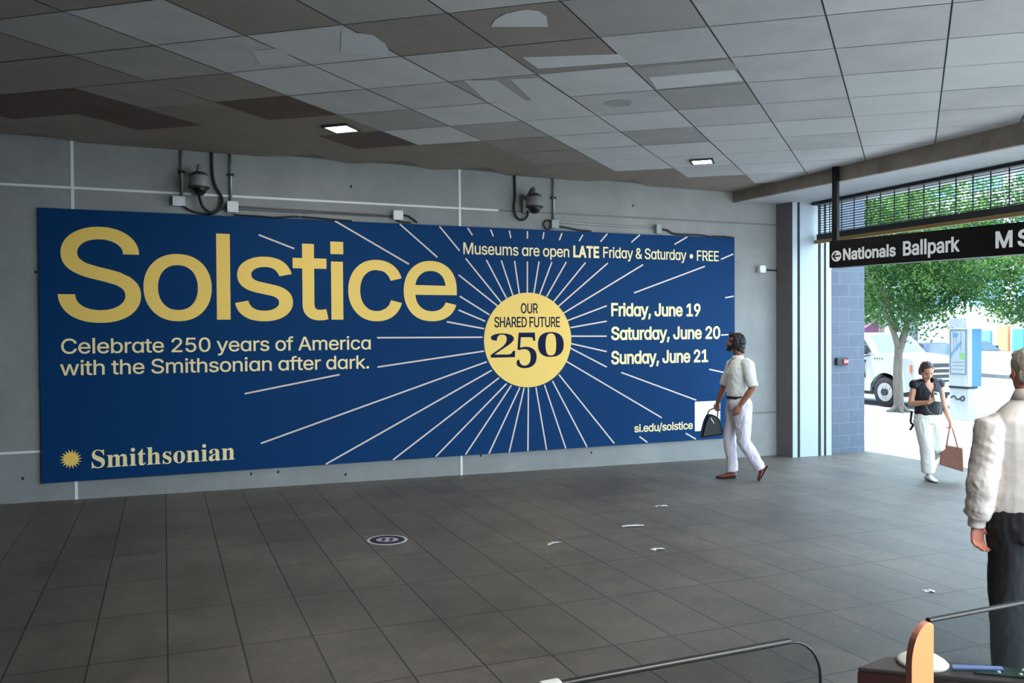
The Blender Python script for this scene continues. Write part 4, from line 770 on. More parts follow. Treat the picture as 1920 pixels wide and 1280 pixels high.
# ================================================================= POSTER
M_blue = mat('poster_blue', srgb(6, 55, 100), 0.6, spec=0.10, noise_scale=0.8, noise_amt=0.05)
M_yellow = mat('poster_yellow', srgb(255, 211, 106), 0.5, spec=0.3)
M_cream = mat('poster_cream', srgb(255, 232, 170), 0.5, spec=0.3)
M_ray = mat('poster_ray', srgb(226, 208, 196), 0.5, spec=0.3)
M_navy = mat('poster_navy', srgb(14, 26, 62), 0.6, spec=0.1)
M_white = mat('poster_white', srgb(240, 240, 240), 0.5, spec=0.3)
RAYS = [(1.069, 3.097, 1.489, 2.943), (1.987, 3.305, 2.936, 2.789), (2.82, 3.3, 3.319, 2.889), (3.351, 3.295, 3.629, 2.983), (3.743, 3.29, 3.811, 3.194), (4.07, 3.282, 4.108, 3.191), (4.341, 3.279, 4.364, 3.179), (4.61, 3.282, 4.609, 3.18), (4.859, 3.278, 4.842, 3.182), (5.136, 3.274, 5.095, 3.176), (5.462, 3.264, 5.402, 3.172), (5.854, 3.294, 5.742, 3.176), (6.391, 3.299, 6.248, 3.186), (7.207, 3.299, 6.982, 3.18), (8.037, 3.069, 7.81, 2.982), (3.612, 2.665, 4.179, 2.244), (3.625, 2.383, 4.047, 2.136), (3.608, 2.199, 3.985, 2.05), (3.444, 2.044, 3.969, 1.95), (2.509, 1.842, 3.945, 1.836), (2.512, 1.468, 3.967, 1.65), (0.89, 1.184, 2.03, 1.385), (1.07, 0.576, 4.004, 1.506), (1.848, 0.272, 4.073, 1.389), (2.705, 0.27, 4.18, 1.286), (3.277, 0.274, 4.289, 1.203), (3.692, 0.276, 4.359, 1.179), (4.026, 0.27, 4.485, 1.146), (4.322, 0.27, 4.548, 1.137), (4.612, 1.135, 4.599, 0.27), (4.881, 0.27, 4.725, 1.139), (5.177, 0.27, 4.854, 1.171), (5.513, 0.27, 4.977, 1.219), (5.952, 0.295, 5.076, 1.306), (6.751, 0.627, 5.192, 1.489), (6.071, 1.311, 7.359, 0.863), (7.591, 1.321, 7.903, 1.257), (5.252, 1.675, 5.836, 1.393), (5.269, 1.735, 5.837, 1.614), (5.269, 1.839, 5.838, 1.834), (5.262, 1.959, 5.839, 2.048), (5.212, 2.056, 5.84, 2.268), (5.138, 2.153, 6.442, 2.868), (5.056, 2.241, 5.861, 2.877), (4.991, 2.308, 5.502, 2.875), (4.894, 2.388, 5.2, 2.875), (6.289, 2.456, 7.519, 2.87), (7.887, 2.401, 8.045, 2.427), (7.807, 1.834, 7.944, 1.841), (4.789, 2.416, 4.978, 2.869), (4.7, 2.423, 4.783, 2.871), (4.604, 2.429, 4.607, 2.867), (4.485, 2.42, 4.417, 2.869), (4.39, 2.398, 4.222, 2.871), (4.296, 2.361, 4.006, 2.873), (4.218, 2.302, 3.711, 2.886), (6.369, 0.372, 6.503, 0.279), (7.168, 0.377, 7.348, 0.279)]
PZ = Matrix.Translation((0, -0.037, 0))
PZ1 = Matrix.Translation((0, -0.0378, 0))
PZ2 = Matrix.Translation((0, -0.0385, 0))
poster = thing('wall_poster', 'huge blue wall poster with yellow Solstice headline and sunburst disc', 'poster', (0, 0, 0))
bm = bmesh.new()
box(bm, (-1.266, -0.035, 0.265), (8.065, -0.002, 3.308), 0.003)
obj('panel', bm, M_blue, poster)
bm = bmesh.new()
for x0, z0, x1, z1 in RAYS:
    d = V((x1 - x0, 0, z1 - z0)).normalized()
    n = V((-d.z, 0, d.x)) * 0.0098
    a, b = V((x0, 0, z0)), V((x1, 0, z1))
    quad(bm, a - n, b - n, b + n, a + n)
obj_face('sun_rays', bm, M_ray, poster, PZ)['label'] = 'thin pale rays printed around the yellow disc'


def ptext(name, s, x0, x1, zb, cap, ref='H', font='I', bold=0.0, m=None, M=None, track=-0.022, res=4):
    for bm in text_words(s, font, x0, x1, zb, cap, ref, bold, track, res):
        obj_face(name, bm, m or M_cream, poster, M or PZ)


HEAD = [('S', -1.081, -0.237, 2.039, 3.121), ('o', -0.21, 0.529, 2.056, 2.839), ('l', 0.584, 0.738, 2.074, 3.094), ('s', 0.793, 1.466, 2.054, 2.835), ('t', 1.467, 1.895, 2.064, 3.008), ('i', 1.928, 2.088, 2.073, 3.046), ('c', 2.147, 2.835, 2.052, 2.833), ('e', 2.864, 3.585, 2.051, 2.838)]
bm = bmesh.new()
for ch, x0, x1, z0, z1 in HEAD:
    b_ = 0.013
    lps = glyph_loops(ch, 'I', 10)
    gx = [p.x for lp in lps for p in lp]
    gz = [p.y for lp in lps for p in lp]
    sx_ = (x1 - x0 - 2 * b_) / (max(gx) - min(gx))
    sz_ = (z1 - z0 - 2 * b_) / (max(gz) - min(gz))
    fill_loops(bm, [grow([V((x0 + b_ + (p.x - min(gx)) * sx_, z0 + b_ + (p.y - min(gz)) * sz_)) for p in lp], b_) for lp in lps])
obj_face('headline_lettering', bm, M_yellow, poster, PZ)
ptext('tagline_lettering', 'Celebrɑte 250 yeɑrs of Americɑ', -1.054, 2.425, 1.697, 0.166, 'C', bold=0.002)
ptext('tagline_lettering', 'with the Smithsoniɑn ɑfter dɑrk.', -1.067, 2.402, 1.455, 0.166, 'C', bold=0.002)
ptext('opening_hours_lettering', 'Museums ɑre open', 3.683, 5.245, 2.944, 0.15, 'M', bold=0.002)
ptext('opening_hours_lettering', 'LATE', 5.318, 5.712, 2.951, 0.15, 'L', bold=0.0085, track=0.02)
ptext('opening_hours_lettering', 'Fridɑy & Sɑturdɑy • FREE', 5.788, 7.768, 2.953, 0.15, 'F', bold=0.002)
ptext('date_lettering', 'Fridɑy, June 19', 5.918, 7.431, 2.124, 0.178, 'F', bold=0.007)
ptext('date_lettering', 'Sɑturdɑy, June 20', 5.916, 7.787, 1.784, 0.178, 'F', bold=0.007)
ptext('date_lettering', 'Sundɑy, June 21', 5.914, 7.563, 1.436, 0.178, 'F', bold=0.007)
ptext('web_address_lettering', 'si.edu/solstice', 6.288, 7.291, 0.438, 0.115, 'l', bold=0.003)
ptext('museum_name_lettering', 'Smithsoniɑn'.replace('ɑ', 'a'), -0.766, 0.767, 0.402, 0.205, 'S', font='M', bold=0.0005, track=0.0)
bm = bmesh.new()
cx, cz = 4.618, 1.822
f = bm.faces.new([bm.verts.new((cx + 0.653 * math.cos(t * PI / 64), 0, cz - 0.03 + 0.648 * math.sin(t * PI / 64))) for t in range(128)])
obj_face('sun_disc', bm, M_yellow, poster, PZ1)
ptext('disc_lettering', 'OUR', 4.507, 4.757, 2.160, 0.132, m=M_navy, M=PZ2, bold=0.003)
ptext('disc_lettering', 'SHARED FUTURE', 4.117, 5.094, 1.970, 0.136, m=M_navy, M=PZ2, bold=0.003)
ptext('disc_numeral', '2', 4.055, 4.424, 1.553, 0.338, '2', font='M', m=M_navy, M=PZ2, bold=-0.006, res=8)
ptext('disc_numeral', '5', 4.430, 4.744, 1.408, 0.492, '5', font='M', m=M_navy, M=PZ2, bold=-0.006, res=8)
ptext('disc_numeral', '0', 4.752, 5.160, 1.553, 0.352, '0', font='M', m=M_navy, M=PZ2, bold=-0.006, res=8)
bm = bmesh.new()
pts = []
for k in range(36):
    r = 0.112 if k % 2 == 0 else 0.066
    t = 2 * PI * (k + (0.22 if k % 2 == 0 else 0)) / 36
    pts.append((-0.973 + r * math.cos(t), 0, 0.518 + r * math.sin(t)))
c = bm.verts.new((-0.973, 0, 0.518))
vs = [bm.verts.new(p) for p in pts]
for k in range(36):
    bm.faces.new((c, vs[k], vs[(k + 1) % 36]))
obj_face('sunburst_emblem', bm, M_yellow, poster, PZ)
bm = bmesh.new()
quad(bm, (7.331, 0, 0.398), (7.79, 0, 0.398), (7.79, 0, 0.840), (7.331, 0, 0.840))
obj_face('white_square', bm, M_white, poster, PZ)

# ================================================================= THINGS ON THE WALL
M_pipe = mat('galvanised_pipe', srgb(150, 156, 152), 0.4, metal=0.5, noise_scale=8, noise_amt=0.1)
M_blk = mat('black_plastic', srgb(18, 18, 18), 0.5)
M_cable = mat('black_cable', srgb(14, 14, 14), 0.6)
M_gcable = mat('grey_cable', srgb(90, 92, 92), 0.6)
M_box = mat('white_box', srgb(226, 228, 228), 0.5)
M_gbox = mat('grey_box', srgb(150, 158, 158), 0.5)
M_camgrey = mat('camera_housing_grey', srgb(120, 120, 120), 0.45, noise_scale=6, noise_amt=0.06)
M_camdark = mat('camera_trim', srgb(48, 48, 48), 0.5)
M_dome = mat('smoked_dome', srgb(10, 10, 11), 0.08, spec=0.7)


def dome_camera(loc, label, side, cable):
    t = thing('security_camera', label, 'camera', loc, 0, 'dome cameras above the poster')
    z = 0.0
    bm = bmesh.new()
    lathe(bm, [(0.02, 0.085), (0.085, 0.082), (0.10, 0.06), (0.112, -0.01), (0.117, -0.05), (0.117, -0.068), (0.108, -0.073), (0.02, -0.073)][::-1], seg=28)
    obj('housing', bm, M_camgrey, t, True)
    bm = bmesh.new()
    lathe(bm, [(0.03, 0.115), (0.05, 0.105), (0.088, 0.088), (0.102, 0.07), (0.10, 0.06), (0.02, 0.08)][::-1], seg=28)
    obj('rain_cap', bm, M_camdark, t, True)
    bm = bmesh.new()
    lathe(bm, [(0.118, -0.062), (0.12, -0.068), (0.118, -0.082), (0.1, -0.085)][::-1], seg=28)
    obj('trim_ring', bm, M_camdark, t, True)
    bm = bmesh.new()
    lathe(bm, [(0.012, -0.165), (0.045, -0.155), (0.07, -0.13), (0.088, -0.10), (0.094, -0.08), (0.03, -0.078)], seg=28)
    obj('dome', bm, M_dome, t, True)
    br = bm = bmesh.new()
    tube(bm, smooth_path([(0, 0, 0.10), (0, 0.0, 0.155), (0, 0.06, 0.178), (0, 0.18, 0.12), (0, 0.27, 0.06)]), 0.024, 10)
    lathe(bm, [(0.032, 0.10), (0.034, 0.12), (0.03, 0.145)], seg=16)
    a = obj('arm', bm, M_camgrey, t, True)
    bm = bmesh.new()
    box(bm, (-0.06, 0.262, -0.12), (0.06, 0.2995, 0.13), 0.006)
    obj('wall_plate', bm, M_camgrey, t)
    bm = bmesh.new()
    tube(bm, smooth_path(cable, 8), 0.0165, 8)
    obj('cable_loop', bm, M_cable, t, True)
    return t


dome_camera((0.392, -0.30, 3.655), 'grey dome security camera on the wall left of the other one, over the headline', 1,
            [(0.155, 0.275, 0.40), (0.16, 0.275, 0.15), (0.19, 0.27, -0.0), (0.262, 0.26, -0.14), (0.235, 0.22, -0.27), (0.14, 0.2, -0.325), (0.06, 0.2, -0.28), (0.02, 0.2, -0.20), (0.0, 0.25, -0.09)])
dome_camera((4.600, -0.30, 3.648), 'grey dome security camera on the wall above the sunburst disc', -1,
            [(-0.17, 0.275, 0.42), (-0.165, 0.275, 0.10), (-0.185, 0.27, -0.04), (-0.16, 0.26, -0.17), (-0.075, 0.25, -0.22), (-0.0, 0.25, -0.17), (0.02, 0.26, -0.09)])


def conduit(x, z0, z1, label, mount):
    t = thing('conduit_pipe', label, 'pipe', (x, -0.026, z0), 0, 'vertical pipes above the poster')
    bm = bmesh.new()
    tube(bm, [(0, 0, 0), (0, 0, z1 - z0)], 0.016, 10)
    obj('pipe', bm, M_pipe, t, True)
    bm = bmesh.new()
    box(bm, (-0.036, -0.02, mount - z0 - 0.014), (0.036, 0.026, mount - z0 + 0.014), 0.004)
    obj('clip', bm, M_blk, t)
    return t


conduit(0.212, 3.52, 4.05, 'grey pipe left of the first dome camera', 3.80)
conduit(0.757, 3.475, 4.05, 'grey pipe between the first dome camera and the square white box', 3.80)
conduit(5.012, 3.45, 4.05, 'grey pipe right of the dome camera over the disc', 3.76)


def jbox(x, z, w, h, m, label, d=0.07):
    t = thing('junction_box', label, 'junction box', (x, 0, z), 0, 'junction boxes above the poster')
    bm = bmesh.new()
    box(bm, (-w / 2, -d, -h / 2), (w / 2, -0.001, h / 2), 0.006)
    obj('body', bm, m, t)
    bm = bmesh.new()
    box(bm, (-w / 2 - 0.006, -d - 0.012, -h / 2 - 0.006), (w / 2 + 0.006, -d - 0.001, h / 2 + 0.006), 0.005)
    cv = obj('cover', bm, m, t)
    for sx in (-1, 1):
        for sz in (-1, 1):
            bm = bmesh.new()
            Mx = Matrix.Translation((sx * w * 0.38, -d - 0.0125, sz * h * 0.38)) @ Matrix.Rotation(PI / 2, 4, 'X')
            lathe(bm, [(0.006, -0.002), (0.006, 0.002)], seg=8, M=Mx)
            obj('screw', bm, M_gbox, cv)
    return t


jbox(0.176, 3.452, 0.125, 0.10, M_box, 'white junction box under the pipe left of the first dome camera')
jbox(0.772, 3.415, 0.115, 0.118, M_box, 'square white junction box at the foot of the second pipe')
jbox(2.790, 3.410, 0.115, 0.11, M_box, 'white junction box alone on the wall between the two dome cameras')
jbox(5.016, 3.395, 0.10, 0.10, M_gbox, 'grey junction box under the pipe beside the second dome camera')
jbox(6.690, 3.395, 0.075, 0.12, M_gbox, 'slim grey junction box above the dates of the poster')
jbox(8.565, 2.850, 0.105, 0.10, M_box, 'small white junction box on bare concrete right of the poster')


def cable(name, pts, r, m, label, group='cables above the poster'):
    bm = bmesh.new()
    tube(bm, smooth_path(pts, 6), r, 8)
    return tag(obj(name, bm, m, None, True), label, 'cable', group)


cable('cable', [(0.215, -0.03, 3.41), (0.27, -0.03, 3.37), (0.36, -0.025, 3.335), (0.46, -0.02, 3.322), (0.54, -0.02, 3.322)], 0.011, M_cable, 'black cable drooping from the leftmost white box to the poster edge')
cable('cable', [(0.56, -0.02, 3.322), (0.60, -0.02, 3.352), (0.66, -0.025, 3.395), (0.70, -0.03, 3.41)], 0.010, M_cable, 'short black cable curving up into the square white box')
cable('cable', [(0.835, -0.02, 3.425), (1.4, -0.014, 3.42), (2.0, -0.014, 3.415), (2.725, -0.02, 3.405)], 0.010, M_gcable, 'grey cable running between the square white box and the lone box')
cable('cable', [(0.835, -0.02, 3.395), (1.4, -0.014, 3.393), (2.0, -0.014, 3.393), (2.725, -0.02, 3.388)], 0.007, M_gcable, 'thin grey cable below the longer one beside the lone box')
cable('cable', [(0.80, -0.03, 3.325), (1.1, -0.04, 3.319), (1.25, -0.04, 3.313), (1.5, -0.04, 3.335), (1.75, -0.04, 3.330), (2.0, -0.04, 3.318), (2.2, -0.04, 3.314)], 0.011, M_cable, 'black cable lying along the poster top above the headline')
cable('cable', [(2.855, -0.03, 3.42), (2.93, -0.03, 3.41), (3.0, -0.03, 3.37), (3.05, -0.03, 3.33)], 0.012, M_cable, 'two-strand black cable leaving the lone white box')
cable('cable', [(2.78, -0.03, 3.35), (2.85, -0.03, 3.328), (2.97, -0.03, 3.328)], 0.010, M_cable, 'short black cable under the lone white box')
cable('cable', [(5.075, -0.025, 3.43), (5.6, -0.014, 3.42), (6.1, -0.014, 3.415), (6.64, -0.02, 3.415)], 0.011, M_pipe, 'grey cable joining the two grey boxes over the disc')
cable('cable', [(5.06, -0.03, 3.372), (5.25, -0.03, 3.35), (5.42, -0.03, 3.328), (5.6, -0.03, 3.322)], 0.012, M_cable, 'black cable sloping from the grey box down to the poster')
cable('cable', [(6.735, -0.03, 3.40), (6.86, -0.03, 3.385), (6.95, -0.03, 3.345), (7.1, -0.035, 3.33), (7.4, -0.04, 3.335), (7.6, -0.04, 3.32), (7.85, -0.04, 3.325), (8.05, -0.04, 3.315)], 0.014, M_cable, 'thick black cable along the poster top near its right corner')
cable('cable', [(8.62, -0.03, 2.845), (8.75, -0.02, 2.84), (8.885, -0.02, 2.838)], 0.012, M_cable, 'black cable from the small box to the corner pillar', 'cable at the pillar')
bm = bmesh.new()
tube(bm, [(4.925 + 0.062 * math.cos(t * PI / 10), -0.028, 3.385 + 0.062 * math.sin(t * PI / 10)) for t in range(21)], 0.011, 8, ref=V((0, 1, 0)))
tag(obj('cable_coil', bm, M_cable, None, True), 'small ring of black cable beside the grey box over the disc', 'cable')

# recessed ceiling lights
M_lamp = mat('lamp_diffuser', (1, 1, 1, 1), 0.4, emit=(0.9, 1.0, 0.93, 1), emit_s=9.0)
M_rim = mat('lamp_rim', srgb(60, 62, 60), 0.5)


def ceiling_light(x, y, w, label, power):
    t = thing('ceiling_light', label, 'ceiling light', (x, y, CZ(x)), math.radians(-41), 'recessed ceiling lights')
    bm = bmesh.new()
    for s in (-1, 1):
        box(bm, (-w / 2, s * (w / 2 - 0.0125) - 0.0125, -0.022), (w / 2, s * (w / 2 - 0.0125) + 0.0125, 0.02))
        box(bm, (s * (w / 2 - 0.0125) - 0.0125, -w / 2 + 0.025, -0.022), (s * (w / 2 - 0.0125) + 0.0125, w / 2 - 0.025, 0.02))
    obj('frame', bm, M_rim, t)
    bm = bmesh.new()
    box(bm, (-w / 2 + 0.026, -w / 2 + 0.026, -0.017), (w / 2 - 0.026, w / 2 - 0.026, 0.015))
    obj('diffuser', bm, M_lamp, t)
    ld = bpy.data.lights.new('lamp', 'AREA')
    ld.size = w - 0.06
    ld.energy = power
    ld.color = (1.0, 0.97, 0.9)
    lo = bpy.data.objects.new('lamp', ld)
    COL.objects.link(lo)
    lo.location = (x, y, CZ(x) - 0.03)


ceiling_light(1.725, -1.82, 0.30, 'square lit ceiling light over the poster headline', 10)
ceiling_light(6.20, -1.83, 0.28, 'small lit ceiling light nearer the street opening', 10)

# ================================================================= STREET OPENING
M_steel = mat('dark_steel', srgb(44, 44, 46), 0.45, metal=0.3)
M_slot = mat('guide_white', srgb(215, 220, 220), 0.5)
M_tan = mat('tan_bottom_rail', srgb(150, 122, 70), 0.6)
gate = thing('roller_gate', 'open-weave steel roller grille half lowered over the street opening', 'gate', (9.4, -0.30, 3.3))
bm = bmesh.new()
for k in range(12):
    z = 0.10 + k * 0.0375
    tube(bm, [(0, -0.06, z), (0, -9.7, z)], 0.0065, 6, ref=V((0, 0, 1)))
obj('rods', bm, M_steel, gate)
bm = bmesh.new()
y = -0.30
while y > -9.6:
    tube(bm, [(0, y, 0.06), (0, y, 0.56)], 0.0085, 6)
    y -= 0.245
obj('links', bm, M_steel, gate)
bm = bmesh.new()
box(bm, (-0.03, -9.7, 0.0), (0.03, -0.05, 0.085), 0.005)
obj('bottom_bar', bm, M_steel, gate)
bm = bmesh.new()
box(bm, (-0.028, -9.7, -0.055), (0.028, -0.0, -0.001), 0.004)
obj('bottom_rail', bm, M_tan, gate)['label'] = 'tan rail under the grille'
bm = bmesh.new()
box(bm, (-0.10, -9.7, 0.535), (0.05, -0.02, 0.578))
obj('head_rail', bm, M_steel, gate)
# door guides between the light panel and the block wall
for k, (x0, x1, m, y0) in enumerate(((9.45, 9.50, M_steel, -0.27), (9.50, 9.56, M_panel, -0.305), (9.56, 9.61, M_steel, -0.28), (9.61, 9.72, M_panel, -0.30), (9.72, 9.85, M_steel, -0.10))):
    bm = bmesh.new()
    box(bm, (x0, y0, -0.2), (x1, 0.3, 4.5), 0.003)
    struct('trim_%d' % (21 + k), bm, m)
# hanging station sign
M_signblk = mat('sign_black', srgb(14, 11, 11), 0.5, spec=0.2)
M_signwht = mat('sign_white', srgb(254, 252, 250), 0.5)
sx, sy = 0.2216, -0.975
sang = math.atan2(sy, sx)
sign = thing('hanging_sign', 'black hanging direction sign reading Nationals Ballpark', 'sign', (7.93, -2.147, 2.707), sang)
bm = bmesh.new()
box(bm, (0, -0.0, 0), (4.2, 0.16, 0.343), 0.004)
obj('sign_box', bm, M_signblk, sign)
for hx in (0.005, 4.0):
    bm = bmesh.new()
    box(bm, (hx, 0.05, 0.343), (hx + 0.07, 0.11, 1.30), 0.004)
    obj('hanger_post', bm, M_signblk, sign)
SM = Matrix.Translation((0, -0.003, 0))


def stext(s, x0, x1, zb, cap, ref, bold):
    for bm in text_words(s, 'I', x0, x1, zb, cap, ref, bold, 0.0, 5):
        obj_face('lettering', bm, M_signwht, sign, SM)


stext('Nationals', 0.206, 0.895, 0.088, 0.135, 'N', 0.0065)
stext('Ballpark', 0.998, 1.65, 0.085, 0.16, 'B', 0.0065)
stext('M', 2.05, 2.21, 0.088, 0.168, 'M', 0.008)
stext('St', 2.275, 2.48, 0.088, 0.168, 'S', 0.008)
bm = bmesh.new()
cx, cz, R0 = 0.105, 0.143, 0.070
pr_ = [(cx + R0 * math.cos(2 * PI * k / 40), cz + R0 * math.sin(2 * PI * k / 40)) for k in range(40)]
bm.faces.new([bm.verts.new((x, 0, z)) for x, z in pr_])
obj_face('arrow_disc', bm, M_signwht, sign, SM)
bm = bmesh.new()
for a in ((-0.052, 0.0, 0.052, 0.0), (-0.052, 0.0, -0.005, 0.045), (-0.052, 0.0, -0.005, -0.045)):
    d = V((a[2] - a[0], 0, a[3] - a[1])).normalized()
    n = V((-d.z, 0, d.x)) * 0.009
    p, q = V((cx + a[0], 0, cz + a[1])), V((cx + a[2], 0, cz + a[3]))
    quad(bm, p - n, q - n, q + n, p + n)
obj_face('arrow', bm, M_signblk, sign, Matrix.Translation((0, -0.0045, 0)))
# little device on the block wall
t = thing('wall_alarm', 'small black alarm device with red lens on grey blocks', 'alarm', (10.03, -0.17, 1.395))
bm = bmesh.new()
box(bm, (-0.12, -0.05, -0.06), (0.12, -0.001, 0.06), 0.012)
obj('body', bm, M_blk, t)
bm = bmesh.new()
box(bm, (0.0, -0.064, -0.035), (0.10, -0.051, 0.035), 0.006)
obj('lens', bm, mat('red_lens', srgb(190, 60, 50), 0.2), t)
bm = bmesh.new()
box(bm, (0.02, -0.07, -0.012), (0.085, -0.0645, 0.012), 0.002)
obj('strobe', bm, M_white, t)

# ================================================================= THE STREET
RZ = -0.28          # road level
bm = bmesh.new()
a = [bm.verts.new(p) for p in ((10.6, -40, FZ(10.6)), (17.3, -40, FZ(17.3)), (17.3, 70, FZ(17.3)), (10.6, 70, FZ(10.6)))]
bm.faces.new(a)
r = bmesh.ops.extrude_face_region(bm, geom=list(bm.faces))
for v in [g for g in r['geom'] if isinstance(g, bmesh.types.BMVert)]:
    v.co.z -= 0.3
struct('sidewalk', bm, M_walk)
bm = bmesh.new()
box(bm, (-30, -60, -0.5), (10.6, -12.4, -0.02))
struct('ground', bm, mat('pale_plaza', srgb(200, 198, 194), 0.8, noise_scale=2, noise_amt=0.06))
bm = bmesh.new()
box(bm, (17.3, -40, -0.5), (17.55, 70, FZ(17.3) + 0.004), 0.02)
struct('kerb', bm, M_kerb)
bm = bmesh.new()
box(bm, (17.55, -60, RZ - 0.3), (80, 110, RZ))
struct('road', bm, M_road)
# outer wall of the station above and beyond the opening
bm = bmesh.new()
box(bm, (9.0, 0.3, -0.25), (10.53, 30, 7.0))
struct('wall_outer', bm, M_block)

M_truck = mat('white_car_paint', srgb(182, 186, 191), 0.25, spec=0.6)
M_glassd = mat('car_glass', srgb(60, 74, 82), 0.05, spec=0.9)
M_tyre = mat('tyre_rubber', srgb(26, 26, 27), 0.85)
M_rimm = mat('wheel_rim', srgb(170, 172, 175), 0.3, metal=0.8)
M_chrome = mat('chrome', srgb(190, 192, 195), 0.15, metal=1.0)
M_lampw = mat('headlamp', srgb(225, 230, 232), 0.1, spec=0.8)
M_red = mat('tail_lamp', srgb(220, 40, 45), 0.25)
M_plast = mat('dark_trim', srgb(34, 35, 37), 0.6)


def wheel(parent, x, y, z, r, w):
    bm = bmesh.new()
    Mx = Matrix.Translation((x, y, z)) @ Matrix.Rotation(PI / 2, 4, 'Y')
    lathe(bm, [(r * 0.6, -w / 2), (r * 0.93, -w / 2), (r, -w / 2 + 0.04), (r, w / 2 - 0.04), (r * 0.93, w / 2), (r * 0.6, w / 2)], seg=28, M=Mx)
    o = obj('wheel', bm, M_tyre, parent, True)
    bm = bmesh.new()
    lathe(bm, [(r * 0.62, -w / 2 - 0.004), (r * 0.62, w / 2 + 0.004)], seg=28, M=Mx)
    for k in range(8):
        t = 2 * PI * k / 8
        for s in (-1, 1):
            lathe(bm, [(0.055, -0.006), (0.05, 0.006)], (r * 0.42 * math.cos(t), r * 0.42 * math.sin(t), s * (w / 2 + 0.008)), 10, M=Mx)
    obj('rim', bm, M_rimm, o)
    bm = bmesh.new()
    lathe(bm, [(0.10, -0.03), (0.08, 0.03)], (0, 0, (1 if x > 0.5 else -1) * (w / 2 + 0.02)), 16, M=Mx)
    obj('hub_cap', bm, M_plast, o)
    return o


